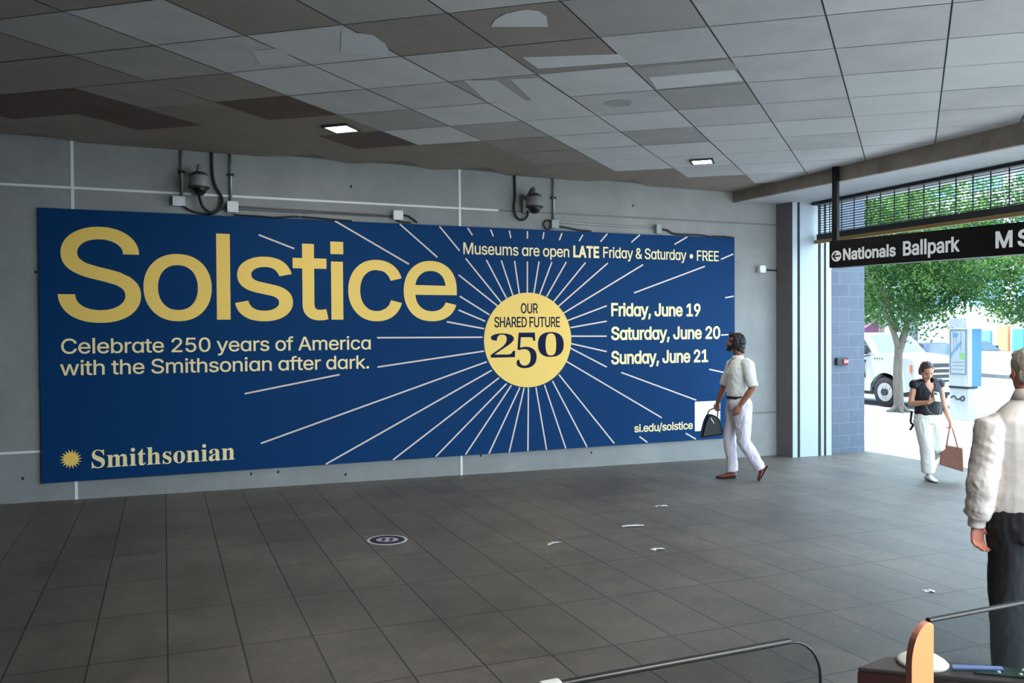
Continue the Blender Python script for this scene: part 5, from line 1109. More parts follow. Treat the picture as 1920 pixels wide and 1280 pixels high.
def car(name, label, cat, loc, rotz, paint, L, W, zs, cowl, roof0, roof1, rear, pickup=False, wheels=(0.9, 3.7), wr=0.34, group=None):
    """zs = (sill, bonnet front, bonnet back, belt, roof). Front of the car at y=0, back at y=L."""
    t = thing(name, label, cat, loc, rotz, group)
    sill, h0, h1, belt, roof = zs
    prof = [(0.06, sill + 0.08), (0.0, sill + 0.3), (0.0, h0 - 0.12), (0.10, h0), (cowl, h1)]
    prof += [(L - 0.05, belt), (L, belt - 0.1), (L, sill + 0.25), (L - 0.08, sill)]
    for wy in sorted(wheels, reverse=True):
        R = wr * 1.28
        for k in range(9):
            th = PI * k / 8
            yy, zz = wy + R * math.cos(th), wr + R * math.sin(th)
            prof.append((yy, max(zz, sill)))
    bm = bmesh.new()
    prism(bm, prof, 0.0, W, 'x', 0.0)
    bmesh.ops.triangulate(bm, faces=[f for f in bm.faces if len(f.verts) > 4])
    obj('body', bm, paint, t)
    # cabin
    cab = [(cowl - 0.02, h1 - 0.03), (roof0, roof), (roof1, roof), (rear, belt - 0.03)]
    ins = 0.16
    bm = bmesh.new()
    lo = {0: 0.02, 1: ins, 2: ins, 3: 0.02}
    A = [bm.verts.new((lo[i], p[0], p[1])) for i, p in enumerate(cab)]
    B = [bm.verts.new((W - lo[i], p[0], p[1])) for i, p in enumerate(cab)]
    bm.faces.new(A)
    bm.faces.new(list(reversed(B)))
    for i in range(4):
        bm.faces.new((A[i], B[i], B[(i + 1) % 4], A[(i + 1) % 4]))
    bmesh.ops.bevel(bm, geom=list(bm.edges), offset=0.05, segments=2, affect='EDGES', profile=0.5)
    obj('cabin', bm, paint, t)

    def pane(nm, pts, off):
        bm = bmesh.new()
        vs = [V(p) for p in pts]
        c = sum(vs, V()) / len(vs)
        n = (vs[1] - vs[0]).cross(vs[2] - vs[0]).normalized()
        if n.dot(V(off)) < 0: n = -n
        vs = [c + (v - c) * 0.86 + n * 0.006 for v in vs]
        top = [bm.verts.new(v) for v in vs]
        bot = [bm.verts.new(v - n * 0.012) for v in vs]
        bm.faces.new(top)
        bm.faces.new(list(reversed(bot)))
        for i in range(len(vs)):
            bm.faces.new((top[i], bot[i], bot[(i + 1) % len(vs)], top[(i + 1) % len(vs)]))
        return obj(nm, bm, M_glassd, t)
    co = lambda i, s: ((lo[i] if s < 0 else W - lo[i]), cab[i][0], cab[i][1])
    pane('windscreen', [co(0, -1), co(0, 1), co(1, 1), co(1, -1)], (0, -1, 0.5))
    pane('rear_window', [co(3, -1), co(3, 1), co(2, 1), co(2, -1)], (0, 1, 0.5))
    for s in (-1, 1):
        mid = (cab[1][0] + cab[2][0]) / 2
        xl, xt = (lo[0], lo[1]) if s < 0 else (W - lo[0], W - lo[1])
        zb = h1 + 0.02
        pane('side_window', [(xl, cab[0][0] + 0.12, zb), (xl, mid - 0.03, belt), (xt, mid - 0.03, roof - 0.05), (xt, cab[1][0] + 0.02, roof - 0.05)], (s, 0, 0.2))
        pane('side_window', [(xl, mid + 0.03, belt), (xl, cab[3][0] - 0.10, belt), (xt, cab[2][0] - 0.02, roof - 0.05), (xt, mid + 0.03, roof - 0.05)], (s, 0, 0.2))
        xm = -0.16 if s < 0 else W + 0.0
        bm = bmesh.new()
        box(bm, (xm, cowl + 0.30, h1 - 0.02), (xm + 0.16, cowl + 0.42, h1 + 0.26), 0.03)
        obj('mirror', bm, M_plast, t)
    for s in (0.03, W - 0.33):
        bm = bmesh.new()
        box(bm, (s, -0.012, h0 - 0.38), (s + 0.30, 0.10, h0 - 0.10), 0.02)
        obj('headlight', bm, M_lampw, t)
    for s in (-0.006, W - 0.244):
        bm = bmesh.new()
        box(bm, (s, L - 0.10, belt - 0.42), (s + 0.25, L + 0.012, belt - 0.12), 0.02)
        obj('tail_light', bm, M_red, t)
    bm = bmesh.new()
    box(bm, (0.40, -0.02, sill + 0.30), (W - 0.40, 0.04, h0 - 0.12), 0.02)
    g = obj('grille', bm, M_plast, t)
    bm = bmesh.new()
    for k in range(3):
        z = sill + 0.36 + k * (h0 - sill - 0.5) / 3
        box(bm, (0.44, -0.04, z), (W - 0.44, -0.018, z + 0.05), 0.01)
    obj('grille_bar', bm, M_chrome, g)
    for y0 in (-0.06, L - 0.05):
        bm = bmesh.new()
        box(bm, (0.03, y0, sill + 0.02), (W - 0.03, y0 + 0.11, sill + 0.24), 0.03)
        obj('bumper', bm, M_chrome if pickup else paint, t)
    for wy in wheels:
        wheel(t, 0.12, wy, wr, wr, 0.24)
        wheel(t, W - 0.12, wy, wr, wr, 0.24)
    bm = bmesh.new()
    box(bm, (0.06, 0.3, sill - 0.10), (W - 0.06, L - 0.3, sill + 0.1))
    obj('underbody', bm, M_plast, t)
    for s in (-1, 1):
        xh = -0.03 if s < 0 else W
        for yh in (cowl + 1.25, cowl + 2.2):
            bm = bmesh.new()
            box(bm, (xh, yh, belt - 0.19), (xh + 0.03, yh + 0.18, belt - 0.14), 0.008)
            obj('door_handle', bm, M_plast if not pickup else M_chrome, t)
    return t


truck = car('pickup_truck', 'white pickup truck parked at the kerb behind the tree trunk', 'truck', (18.55, 6.02, RZ), 0.0, M_truck, 5.9, 2.0,
            (0.42, 1.36, 1.48, 1.46, 2.06), 1.28, 1.86, 3.7, 3.95, pickup=True, wheels=(0.98, 4.6), wr=0.42)
bm = bmesh.new()
tube(bm, smooth_path([(-0.012, 1.66, 1.28), (-0.02, 1.72, 1.26), (-0.02, 1.74, 1.05), (-0.012, 1.70, 0.80)]), 0.03, 8)
obj('fender_vent', bm, M_plast, truck, True)
bm = bmesh.new()
for k in range(4):
    box(bm, (-0.008, 1.05 + k * 0.09, 1.33), (0.0, 1.10 + k * 0.09, 1.37))
obj('fender_badge', bm, M_chrome, truck)
bm = bmesh.new()
box(bm, (-0.012, 0.06, 0.98), (0.02, 0.14, 1.2), 0.005)
obj('side_marker', bm, mat('amber_lens', srgb(210, 120, 80), 0.3), truck)

M_bluecar = mat('dark_blue_car_paint', srgb(38, 52, 84), 0.25, spec=0.6)
M_greycar = mat('grey_car_paint', srgb(70, 78, 88), 0.25, spec=0.6)
M_blackcar = mat('black_car_paint', srgb(36, 38, 44), 0.25, spec=0.6)
car('parked_car', 'dark blue car with red tail lights seen above the truck bonnet', 'car', (27.8, 17.0, RZ), PI + 0.15, M_bluecar, 4.5, 1.85, (0.3, 0.85, 1.0, 1.05, 1.62), 1.2, 1.9, 3.9, 4.4, wheels=(0.9, 3.5))
car('parked_car', 'small grey car far across the street, beside the blue side of the kiosk', 'car', (41.0, 25.2, RZ), 0.1, M_greycar, 4.3, 1.8, (0.3, 0.8, 0.95, 1.0, 1.5), 1.2, 1.9, 3.2, 4.0, wheels=(0.85, 3.4))
car('parked_car', 'small black car far across the street, nearer the grey-haired person', 'car', (40.6, 20.0, RZ), 0.1, M_blackcar, 4.3, 1.8, (0.3, 0.8, 0.95, 1.0, 1.45), 1.2, 1.9, 3.0, 3.9, wheels=(0.85, 3.4))

# low white wall across the street
bm = bmesh.new()
prism(bm, [(33.9, 17.2), (31.2, 6.0), (31.5, 5.9), (34.2, 17.1)], RZ - 0.2, 0.86)
f = struct('wall_street', bm, mat('white_site_wall', srgb(190, 189, 186), 0.8, noise_scale=1, noise_amt=0.05))
bm = bmesh.new()
prism(bm, [(33.85, 17.2), (31.15, 6.0), (31.2, 5.99), (33.9, 17.19)], RZ - 0.2, -0.12)
struct('baseboard_street', bm, mat('dark_wall_foot', srgb(96, 98, 100), 0.8))

# far buildings
M_far = mat('pale_facade', srgb(186, 186, 184), 0.7, noise_scale=0.6, noise_amt=0.05)
M_farglass = mat('facade_glass', srgb(88, 130, 156), 0.12, spec=0.8)
b = thing('street_building', 'pale building with blue windows behind the street trees', 'building', (48, 12, RZ))
bm = bmesh.new()
box(bm, (0, 0, 0), (10, 20, 22))
obj('wall', bm, M_far, b)
for k in range(5):
    for j in range(6):
        bm = bmesh.new()
        box(bm, (-0.08, 0.9 + j * 3.2, 3.6 + k * 3.6), (0.05, 3.2 + j * 3.2, 6.0 + k * 3.6))
        obj('window', bm, M_farglass, b)
for j, (y0, y1, z0, z1, c) in enumerate(((13.2, 13.9, 0.2, 2.3, (206, 132, 90)), (12.2, 12.9, 0.2, 2.1, (70, 138, 132)), (10.2, 11.2, 0.2, 2.9, (206, 104, 110)), (14.4, 15.4, 0.2, 2.0, (96, 146, 166)))):
    bm = bmesh.new()
    box(bm, (-0.2, y0, z0), (0.05, y1, z1))
    obj('shop_panel', bm, mat('shop_panel_%d' % j, srgb(*c), 0.5), b)
b = thing('street_building', 'building with maroon awning seen between the tree and the truck roof', 'building', (46, 33, RZ))
bm = bmesh.new()
box(bm, (0, 0, 0), (10, 26, 16))
obj('wall', bm, mat('light_facade', srgb(180, 186, 190), 0.7, noise_scale=0.6, noise_amt=0.05), b)
bm = bmesh.new()
prism(bm, [(0.0, 2.9), (-1.6, 2.2), (-1.6, 1.9), (0.0, 1.9)], 0.2, 4.2, 'y')
bm2 = bmesh.new()
for f in bm.faces:
    pass
obj('awning', bm, mat('maroon_awning', srgb(96, 52, 78), 0.7), b)
bm2.free()
for k in range(3):
    for j in range(6):
        bm = bmesh.new()
        box(bm, (-0.08, 1.5 + j * 4, 4.4 + k * 3.6), (0.05, 3.8 + j * 4, 6.8 + k * 3.6))
        obj('window', bm, M_farglass, b)

# information kiosk
M_kiosk = mat('kiosk_pale_metal', srgb(152, 158, 161), 0.45, noise_scale=2, noise_amt=0.03)
M_kblue = mat('kiosk_blue', srgb(34, 100, 166), 0.4)
M_map = mat('map_paper', srgb(146, 156, 160), 0.3)
k = thing('map_kiosk', 'pale street map kiosk with bright blue side panel', 'kiosk', (16.42, 2.66, FZ(16.4)))
bm = bmesh.new()
box(bm, (0.02, 0.02, 0.0), (0.26, 0.50, 0.72), 0.01)
obj('base', bm, M_kiosk, k)
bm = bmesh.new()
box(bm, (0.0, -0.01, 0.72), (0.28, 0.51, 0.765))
obj('dark_band', bm, M_blk, k)  # black band between base and body
bm = bmesh.new()
box(bm, (0.0, 0.0, 0.765), (0.12, 0.50, 2.06), 0.008)
body = obj('body', bm, M_kiosk, k)
bm = bmesh.new()
box(bm, (0.0, 0.16, 2.075), (0.14, 0.50, 2.29), 0.015)
obj('header', bm, M_kiosk, k)
bm = bmesh.new()
box(bm, (0.12, -0.005, 0.765), (0.40, 0.50, 2.05), 0.006)
obj('blue_panel', bm, M_kblue, k)
bm = bmesh.new()
for lo, hi in (((-0.012, 0.05, 1.0551), (0.004, 0.075, 2.0099)), ((-0.012, 0.445, 1.0551), (0.004, 0.47, 2.0099)), ((-0.012, 0.05, 1.03), (0.004, 0.47, 1.055)), ((-0.012, 0.05, 2.01), (0.004, 0.47, 2.035))):
    box(bm, lo, hi)
obj('frame', bm, mat('kiosk_frame_grey', srgb(98, 106, 110), 0.4), k)
bm = bmesh.new()
box(bm, (-0.006, 0.075, 1.055), (0.003, 0.445, 2.01))
mp = obj('map', bm, M_map, k)
bm = bmesh.new()
for pts in ([(0.44, 1.40), (0.44, 1.52), (0.20, 1.78), (0.16, 1.72)], [(0.40, 1.86), (0.40, 1.98), (0.24, 1.94), (0.30, 1.84)]):
    bm.faces.new([bm.verts.new((-0.0075, y, z)) for y, z in pts])
obj('river', bm, mat('map_blue', srgb(96, 128, 158), 0.4), mp)
bm = bmesh.new()
bm.faces.new([bm.verts.new((-0.009, y, z)) for y, z in ((0.22, 1.38), (0.22, 1.52), (0.10, 1.50), (0.10, 1.36))])
obj('park', bm, mat('map_green', srgb(112, 160, 90), 0.4), mp)
bm = bmesh.new()
for z in (1.30, 1.22, 1.14):
    box(bm, (-0.009, 0.11, z), (-0.006, 0.41, z + 0.012))
for y in (0.18, 0.30, 0.37):
    box(bm, (-0.010, y, 1.56), (-0.007, y + 0.008, 1.98))
obj('map_lines', bm, mat('map_line', srgb(104, 110, 116), 0.5), mp)
bm = bmesh.new()
tube(bm, smooth_path([(0.016, 0.46, 0.50), (0.016, 0.38, 0.54), (0.016, 0.30, 0.47), (0.016, 0.22, 0.50), (0.016, 0.15, 0.55), (0.016, 0.11, 0.49), (0.016, 0.17, 0.45), (0.016, 0.24, 0.49)]), 0.016, 8)
obj('emblem', bm, M_blk, k, True)

# ---------------------------------------------------------------- trees
M_bark = mat('bark', srgb(112, 102, 92), 0.9, noise_scale=14, noise_amt=0.3, bump=0.6, bump_scale=30, stretch=(1, 1, 0.25))
M_leaf = []
for i, c in enumerate(((44, 82, 46), (62, 100, 50), (34, 68, 46), (84, 118, 62))):
    m = mat('leaf_%d' % i, srgb(*c), 0.55, spec=0.3)
    nt = m.node_tree
    b_ = nt.nodes['Principled BSDF']
    tl = nt.nodes.new('ShaderNodeBsdfTranslucent')
    tl.inputs[0].default_value = srgb(c[0] + 30, c[1] + 36, c[2])
    mx = nt.nodes.new('ShaderNodeMixShader')
    mx.inputs[0].default_value = 0.4
    nt.links.new(b_.outputs[0], mx.inputs[1])
    nt.links.new(tl.outputs[0], mx.inputs[2])
    nt.links.new(mx.outputs[0], nt.nodes['Material Output'].inputs[0])
    M_leaf.append(m)


def leaf_mesh(name, blobs, n, size, seed, parent):
    rg = random.Random(seed)
    verts, faces, mi = [], [], []
    tot = sum(b[3] ** 2 for b in blobs)
    for bx, by, bz, br in blobs:
        cnt = int(n * br ** 2 / tot)
        tone = rg.choice((0, 0, 1, 1, 2, 3))
        for _ in range(cnt):
            d = V((rg.gauss(0, 1), rg.gauss(0, 1), rg.gauss(0, 1))).normalized()
            r = br * (rg.random() ** 0.45)
            p = V((bx, by, bz)) + V((d.x * r, d.y * r, d.z * r * 0.75))
            ax = V((rg.gauss(0, 1), rg.gauss(0, 1), rg.gauss(-0.5, 0.7))).normalized()
            sd = ax.cross(V((rg.gauss(0, 1), rg.gauss(0, 1), rg.gauss(0, 1)))).normalized()
            nn = ax.cross(sd)
            L, W = size * rg.uniform(0.7, 1.4), size * rg.uniform(0.18, 0.3)
            b0 = len(verts)
            verts += [p, p + ax * L * 0.5 + sd * W + nn * W * 0.4, p + ax * L, p + ax * L * 0.5 - sd * W + nn * W * 0.4]
            faces += [(b0, b0 + 1, b0 + 2), (b0, b0 + 2, b0 + 3)]
            k_ = tone if rg.random() < 0.7 else rg.randrange(4)
            mi += [k_, k_]
    me = bpy.data.meshes.new(name)
    me.from_pydata([tuple(v) for v in verts], [], faces)
    me.polygons.foreach_set('material_index', mi)
    for m in M_leaf:
        me.materials.append(m)
    o = bpy.data.objects.new(name, me)
    COL.objects.link(o)
    o.parent = parent
    return o


def street_tree(label, loc, height, trunk, branches, blobs, n, size, seed):
    t = thing('street_tree', label, 'tree', loc, 0, 'street trees')
    bm = bmesh.new()
    tube(bm, smooth_path(trunk[0], 5), [trunk[1][0] + (trunk[1][1] - trunk[1][0]) * i / (len(smooth_path(trunk[0], 5)) - 1) for i in range(len(smooth_path(trunk[0], 5)))], 12)
    for a in range(5):
        th = 2 * PI * a / 5 + 0.4
        tube(bm, [(0.05 * math.cos(th), 0.05 * math.sin(th), 0.16), (0.2 * math.cos(th), 0.2 * math.sin(th), 0.03), (0.38 * math.cos(th), 0.38 * math.sin(th), -0.02)], [0.07, 0.05, 0.02], 8)
    obj('trunk', bm, M_bark, t, True)
    for pts, r0, r1 in branches:
        sp = smooth_path(pts, 5)
        bm = bmesh.new()
        tube(bm, sp, [r0 + (r1 - r0) * i / (len(sp) - 1) for i in range(len(sp))], 8)
        obj('branch', bm, M_bark, t, True)
    leaf_mesh('foliage', blobs, n, size, seed, t)
    return t


def blobs_in(cx, cy, cz, rx, ry, rz, n, seed, r=(0.5, 0.95), keep=lambda p: True):
    rg = random.Random(seed)
    out = []
    while len(out) < n:
        d = V((rg.gauss(0, 1), rg.gauss(0, 1), rg.gauss(0, 1))).normalized() * (rg.random() ** 0.4)
        p = (cx + d.x * rx, cy + d.y * ry, cz + d.z * rz, rg.uniform(*r))
        if keep(p): out.append(p)
    return out


# right of the picture is (0.92, -0.38) in plan
RX, RY = 0.9234, -0.3839
br1 = [([(0, 0, 1.55), (-0.12 * RX, -0.12 * RY, 1.95), (-0.35 * RX, -0.35 * RY, 2.5), (-0.8 * RX, -0.8 * RY, 3.5)], 0.085, 0.03),
       ([(0, 0, 1.5), (0.16 * RX, 0.16 * RY, 2.0), (0.28 * RX, 0.28 * RY, 2.5), (0.6 * RX, 0.6 * RY, 3.8), (0.7 * RX, 0.7 * RY, 5.2)], 0.10, 0.03),
       ([(0.18 * RX, 0.18 * RY, 2.1), (0.55 * RX, 0.5 * RY, 2.6), (1.3 * RX, 1.3 * RY, 3.3), (2.2 * RX, 2.2 * RY, 4.0)], 0.06, 0.02),
       ([(0, 0, 2.0), (-0.1, 0.3, 2.8), (-0.3, 0.6, 4.2)], 0.06, 0.02),
       ([(0.6 * RX, 0.6 * RY, 3.0), (1.4 * RX, 1.2 * RY, 3.9), (2.6 * RX, 2.4 * RY, 4.5)], 0.05, 0.015)]
bl1 = blobs_in(0.25 * RX, 0.2 + 0.25 * RY, 4.15, 2.3, 2.3, 2.0, 95, 11, (0.42, 0.8))
bl1 += [(-0.9 * RX + (i % 3) * 0.35, -0.9 * RY + 0.2 * i % 1.1, 2.5 + 0.25 * (i % 4), 0.42) for i in range(8)]
bl1 += [(0.9 * RX + 0.3 * (i % 4), 0.9 * RY - 0.3 * (i % 3), 2.55 + 0.2 * (i % 4), 0.42) for i in range(8)]
street_tree('green street tree with forked trunk in front of the white pickup truck', (16.82, 4.93, FZ(16.8)), 6, ([(0, 0, -0.05), (0.0, 0.0, 0.3), (-0.03, 0.01, 0.9), (0, 0, 1.6)], (0.135, 0.095)), br1, bl1, 30000, 0.10, 21)
br2 = [([(0, 0, 1.8), (-0.6 * RX, -0.6 * RY, 2.8), (-1.7 * RX, -1.7 * RY, 3.6), (-2.4 * RX, -2.4 * RY, 3.4)], 0.08, 0.015),
       ([(0, 0, 1.9), (-0.5 * RX, -0.4 * RY, 3.2), (-1.3 * RX, -1.3 * RY, 4.4), (-2.0 * RX, -2.0 * RY, 5.0)], 0.08, 0.015),
       ([(0, 0, 1.9), (0.5, 0.3, 3.0), (1.0, 0.6, 4.5)], 0.08, 0.02)]
bl2 = blobs_in(-0.9 * RX, -0.9 * RY, 4.1, 2.0, 2.0, 1.7, 50, 31, (0.35, 0.7))
bl2 += blobs_in(-1.5 * RX, -1.5 * RY, 2.75, 1.1, 0.9, 0.6, 14, 32, (0.3, 0.45))
street_tree('street tree with thin bare branches beyond the grey-haired person', (18.9, 1.4, FZ(17.2) - 0.1), 6, ([(0, 0, -0.05), (0, 0, 0.5), (0.02, 0, 1.2), (0, 0, 2.0)], (0.13, 0.09)), br2, bl2, 17000, 0.10, 23)
br3 = [([(0, 0, 2.2), (0.2, 0.5, 4.0), (0.3, 0.8, 6.0)], 0.1, 0.02), ([(0, 0, 2.2), (-0.3, -0.8, 4.0), (-0.5, -1.5, 5.5)], 0.1, 0.02)]
street_tree('tall tree farther up the street behind the white pickup truck', (30.5, 18.5, RZ), 8, ([(0, 0, -0.05), (0, 0, 1.0), (0, 0, 2.4)], (0.17, 0.12)), br3, blobs_in(0, 0, 5.4, 3.2, 4.4, 2.6, 70, 41, (0.6, 1.1)), 11000, 0.17, 25)

# ================================================================= FLOOR DETAILS
M_decal_w = mat('decal_white', srgb(210, 204, 200), 0.5)
M_decal_p = mat('decal_purple', srgb(46, 36, 58), 0.5)
M_decal_l = mat('decal_lilac', srgb(190, 180, 196), 0.5)


def on_floor(x, y, z=0.0):
    return Matrix.Translation((x, y, FZ(x) + z)) @ Matrix.Rotation(math.atan(0.0121), 4, 'Y')


t = thing('floor_sticker', 'round purple and white sticker on the dark paving', 'sticker', (0, 0, 0))
t.matrix_world = on_floor(1.862, -3.082) @ Matrix.Rotation(math.radians(-20), 4, 'Z')
bm = bmesh.new()
lathe(bm, [(0.183, 0.0005), (0.183, 0.002)], seg=48)
obj('white_ring', bm, M_decal_w, t)
bm = bmesh.new()
lathe(bm, [(0.158, 0.0021), (0.158, 0.003)], seg=48)
obj('purple_disc', bm, M_decal_p, t)
bm = bmesh.new()
n = 40
bm.faces.new([bm.verts.new((0.10 * math.cos(2 * PI * k / n), 0.085 * math.sin(2 * PI * k / n), 0.0036)) for k in range(n)])
obj('emblem', bm, M_decal_l, t)
bm = bmesh.new()
for cx in (-0.035, 0.035):
    for cy, ry in ((0.018, 0.042), (-0.048, 0.018)):
        bm.faces.new([bm.verts.new((cx + 0.02 * math.cos(2 * PI * k / 20), cy + ry * math.sin(2 * PI * k / 20), 0.0042)) for k in range(20)])
obj('footprints', bm, M_decal_p, t)

M_scrap = mat('pale_paper', srgb(222, 224, 224), 0.6)
for (x, y, w, l, a, lab) in ((3.22, -3.76, 0.05, 0.15, 20, 'crumpled pale paper scrap nearest the round floor sticker'),
                             (4.245, -3.42, 0.07, 0.22, -10, 'largest pale paper scrap, middle of the floor row'),
                             (5.03, -2.71, 0.05, 0.13, -15, 'small pale paper scrap closest to the walking man'),
                             (3.98, -4.28, 0.05, 0.12, -5, 'faint pale paper scrap nearest the camera side of the row'),
                             (5.2, -6.05, 0.035, 0.09, -20, 'tiny pale paper scrap beside the grey-haired person')):
    rg = random.Random(int(x * 100))
    bm = bmesh.new()
    nx_, ny_ = 6, 4
    gr = [[bm.verts.new(((i / (nx_ - 1) - 0.5) * l + rg.uniform(-.012, .012), (j / (ny_ - 1) - 0.5) * w + rg.uniform(-.012, .012), rg.uniform(0.001, 0.012) * (1 if 0 < i < nx_ - 1 else 0.3))) for j in range(ny_)] for i in range(nx_)]
    for i in range(nx_ - 1):
        for j in range(ny_ - 1):
            bm.faces.new((gr[i][j], gr[i + 1][j], gr[i + 1][j + 1], gr[i][j + 1]))
    o = obj('paper_scrap', bm, M_scrap)
    o.matrix_world = on_floor(x, y, 0.001) @ Matrix.Rotation(math.radians(a), 4, 'Z')
    tag(o, lab, 'paper scrap', 'paper scraps on the floor')

# ================================================================= FARE GATES IN FRONT
M_clear = glass_mat('gate_glass', (0.80, 0.82, 0.83, 1))
M_rail = mat('gate_rail', srgb(30, 32, 34), 0.4)
M_orange = mat('orange_panel', srgb(250, 180, 112), 0.45)
M_orange_e = mat('orange_edge', srgb(222, 150, 128), 0.45)
M_cab = mat('gate_cabinet_brown', srgb(74, 46, 44), 0.4, noise_scale=6, noise_amt=0.08)
M_cabtop = mat('gate_cabinet_top', srgb(70, 64, 64), 0.35)


def glass_leaf(x0, x1, y, ztop, zbot, rl, rr):
    """Outline of a glass leaf in XZ, with rounded upper corners."""
    pts = [(x0, zbot), (x1, zbot)]
    for k in range(9):
        t = PI / 2 * k / 8
        if rr: pts.append((x1 - rr + rr * math.cos(t), ztop - rr + rr * math.sin(t)))
    if not rr: pts.append((x1, ztop))
    for k in range(9):
        t = PI / 2 + PI / 2 * k / 8
        if rl: pts.append((x0 + rl + rl * math.cos(t), ztop - rl + rl * math.sin(t)))
    if not rl: pts.append((x0, ztop))
    return pts


gp = thing('gate_leaf', 'clear glass gate leaf with a dark top rail and rounded corner, at bottom centre', 'gate', (0, -9.01, 0.2), 0, 'glass fare gate leaves')
bm = bmesh.new()
prism(bm, glass_leaf(0.55, 1.428, 0, 1.0, 0.0, 0, 0.10), -0.006, 0.006, 'y')
obj('glass', bm, M_clear, gp)
bm = bmesh.new()
pth = [(0.66, 0, 1.003)] + [(1.335, 0, 1.003)]
tube(bm, pth, [(0.009, 0.007)] * 2, 16, ref=V((0, 1, 0)))
obj('top_rail', bm, M_rail, gp)
bm = bmesh.new()
tube(bm, [(1.334 + 0.094 * math.sin(PI / 2 * k / 8), 0, 0.906 + 0.094 * math.cos(PI / 2 * k / 8)) for k in range(9)] + [(1.428, 0, 0.0)], 0.0035, 8, ref=V((0, 1, 0)))
obj('edge_trim', bm, M_rail, gp)
bm = bmesh.new()
box(bm, (0.70, -0.012, 0.985), (0.745, 0.012, 1.012), 0.004)
obj('clip', bm, M_box, gp)

gp = thing('gate_leaf', 'glass gate leaf with an orange rounded end panel in front of the cabinet', 'gate', (0, -9.035, 0.2), 0, 'glass fare gate leaves')
bm = bmesh.new()
prism(bm, glass_leaf(1.76, 2.75, 0, 1.0, 0.0, 0, 0.05), -0.006, 0.006, 'y')
obj('glass', bm, M_clear, gp)
bm = bmesh.new()
tube(bm, [(1.748, 0, 1.002), (2.72, 0, 1.002)], [(0.008, 0.006)] * 2, 16, ref=V((0, 1, 0)))
obj('top_rail', bm, M_rail, gp)
bm = bmesh.new()
pts = [(1.682, -0.2), (1.757, -0.2), (1.757, 0.992), (1.748, 0.999)]
for k in range(10):
    t_ = PI / 2 * k / 9
    pts.append((1.742 - 0.060 * math.sin(t_), 0.90 + 0.10 * math.cos(t_)))
prism(bm, pts, -0.010, 0.008, 'y', 0.003)
bmesh.ops.recalc_face_normals(bm, faces=bm.faces)
for f in bm.faces:
    f.material_index = 0 if f.normal.y < -0.9 else 1
obj('end_panel', bm, [M_orange, M_orange_e], gp)['label'] = 'orange rounded end panel'

cabt = thing('fare_gate_cabinet', 'brown fare gate cabinet with a dark top at the lower right corner', 'fare gate', (1.936, -8.617, 0), 0)
ax = V((0.7855, -0.6189))
bxv = V((0.6189, 0.7855))
P0, P1 = V((0, 0)), V((0.148, 0.03))
far = 0.53
poly = [P0, P0 + ax * far, P1 + ax * far, P1]
bm = bmesh.new()
prism(bm, [(p.x, p.y) for p in poly], FZ(2), 0.885, 'z', 0.0)
obj('body', bm, M_cab, cabt)
bm = bmesh.new()
c_ = sum(poly, V((0, 0))) / 4
prism(bm, [(p.x, p.y) for p in poly], 0.8855, 0.90, 'z', 0.004)
obj('top', bm, M_cabtop, cabt)
zt = 0.9005
# dark glossy reader, green and blue reflections put into its colours, pale indicator dots
bm = bmesh.new()
q = [P1 * 0.25 + ax * 0.30, P1 * 0.25 + ax * 0.52, P1 * 0.85 + ax * 0.50, P1 * 0.85 + ax * 0.30]
prism(bm, [(p.x, p.y) for p in q], zt, zt + 0.006, 'z')
rd = obj('card_reader', bm, mat('reader_glass', srgb(16, 44, 34), 0.08, spec=0.9, noise_scale=30, noise_amt=0.5), cabt)
bm = bmesh.new()
q = [P1 * 0.30 + ax * 0.24, P1 * 0.55 + ax * 0.22, P1 * 0.75 + ax * 0.34, P1 * 0.55 + ax * 0.36]
prism(bm, [(p.x, p.y) for p in q], zt + 0.007, zt + 0.011, 'z')
obj('reader_reflection', bm, mat('reflection_blue', srgb(120, 140, 200), 0.2), rd)
bm = bmesh.new()
rg = random.Random(3)
for k_ in range(9):
    p = P1 * rg.uniform(0.3, 0.8) + ax * rg.uniform(0.31, 0.50)
    lathe(bm, [(0.006, 0), (0.004, 0.003)], (p.x, p.y, zt + 0.006), 8)
obj('reader_light', bm, mat('reader_dot', srgb(200, 220, 215), 0.3), rd)
# white dome cover on the cabinet
dm = thing('dome_cover', 'white shallow dome with a small ring handle on the fare gate cabinet', 'dome cover', (1.936 + 0.20, -8.617 - 0.06, zt))
bm = bmesh.new()
lathe(bm, [(0.072, 0.0), (0.074, 0.006), (0.067, 0.013), (0.05, 0.024), (0.03, 0.032), (0.01, 0.034)], seg=32)
obj('shell', bm, mat('dome_white', srgb(236, 234, 228), 0.4), dm, True)
bm = bmesh.new()
tube(bm, [(0.018 * math.cos(PI * k / 10) - 0.02, 0, 0.028 + 0.018 * math.sin(PI * k / 10)) for k in range(11)], 0.004, 8, ref=V((0, 1, 0)))
obj('ring_handle', bm, M_box, dm, True)

# ================================================================= PEOPLE
M_skin = mat('skin', srgb(206, 150, 122), 0.55, noise_scale=18, noise_amt=0.06)
M_skin_tan = mat('skin_tan', srgb(142, 88, 64), 0.55, noise_scale=18, noise_amt=0.08)
M_skin_red = mat('skin_ruddy', srgb(204, 132, 110), 0.55, noise_scale=22, noise_amt=0.12)
M_eye = mat('eye_white', srgb(225, 222, 216), 0.3)
M_dark_eye = mat('eye_dark', srgb(30, 22, 18), 0.3)
M_lips = mat('lips', srgb(164, 88, 80), 0.5)
M_hair_b = mat('hair_black', srgb(24, 20, 19), 0.5, noise_scale=30, noise_amt=0.4)
M_hair_br = mat('hair_brown', srgb(58, 42, 36), 0.45, noise_scale=30, noise_amt=0.35)
M_hair_g = mat('hair_grey', srgb(176, 166, 152), 0.6, noise_scale=40, noise_amt=0.3)


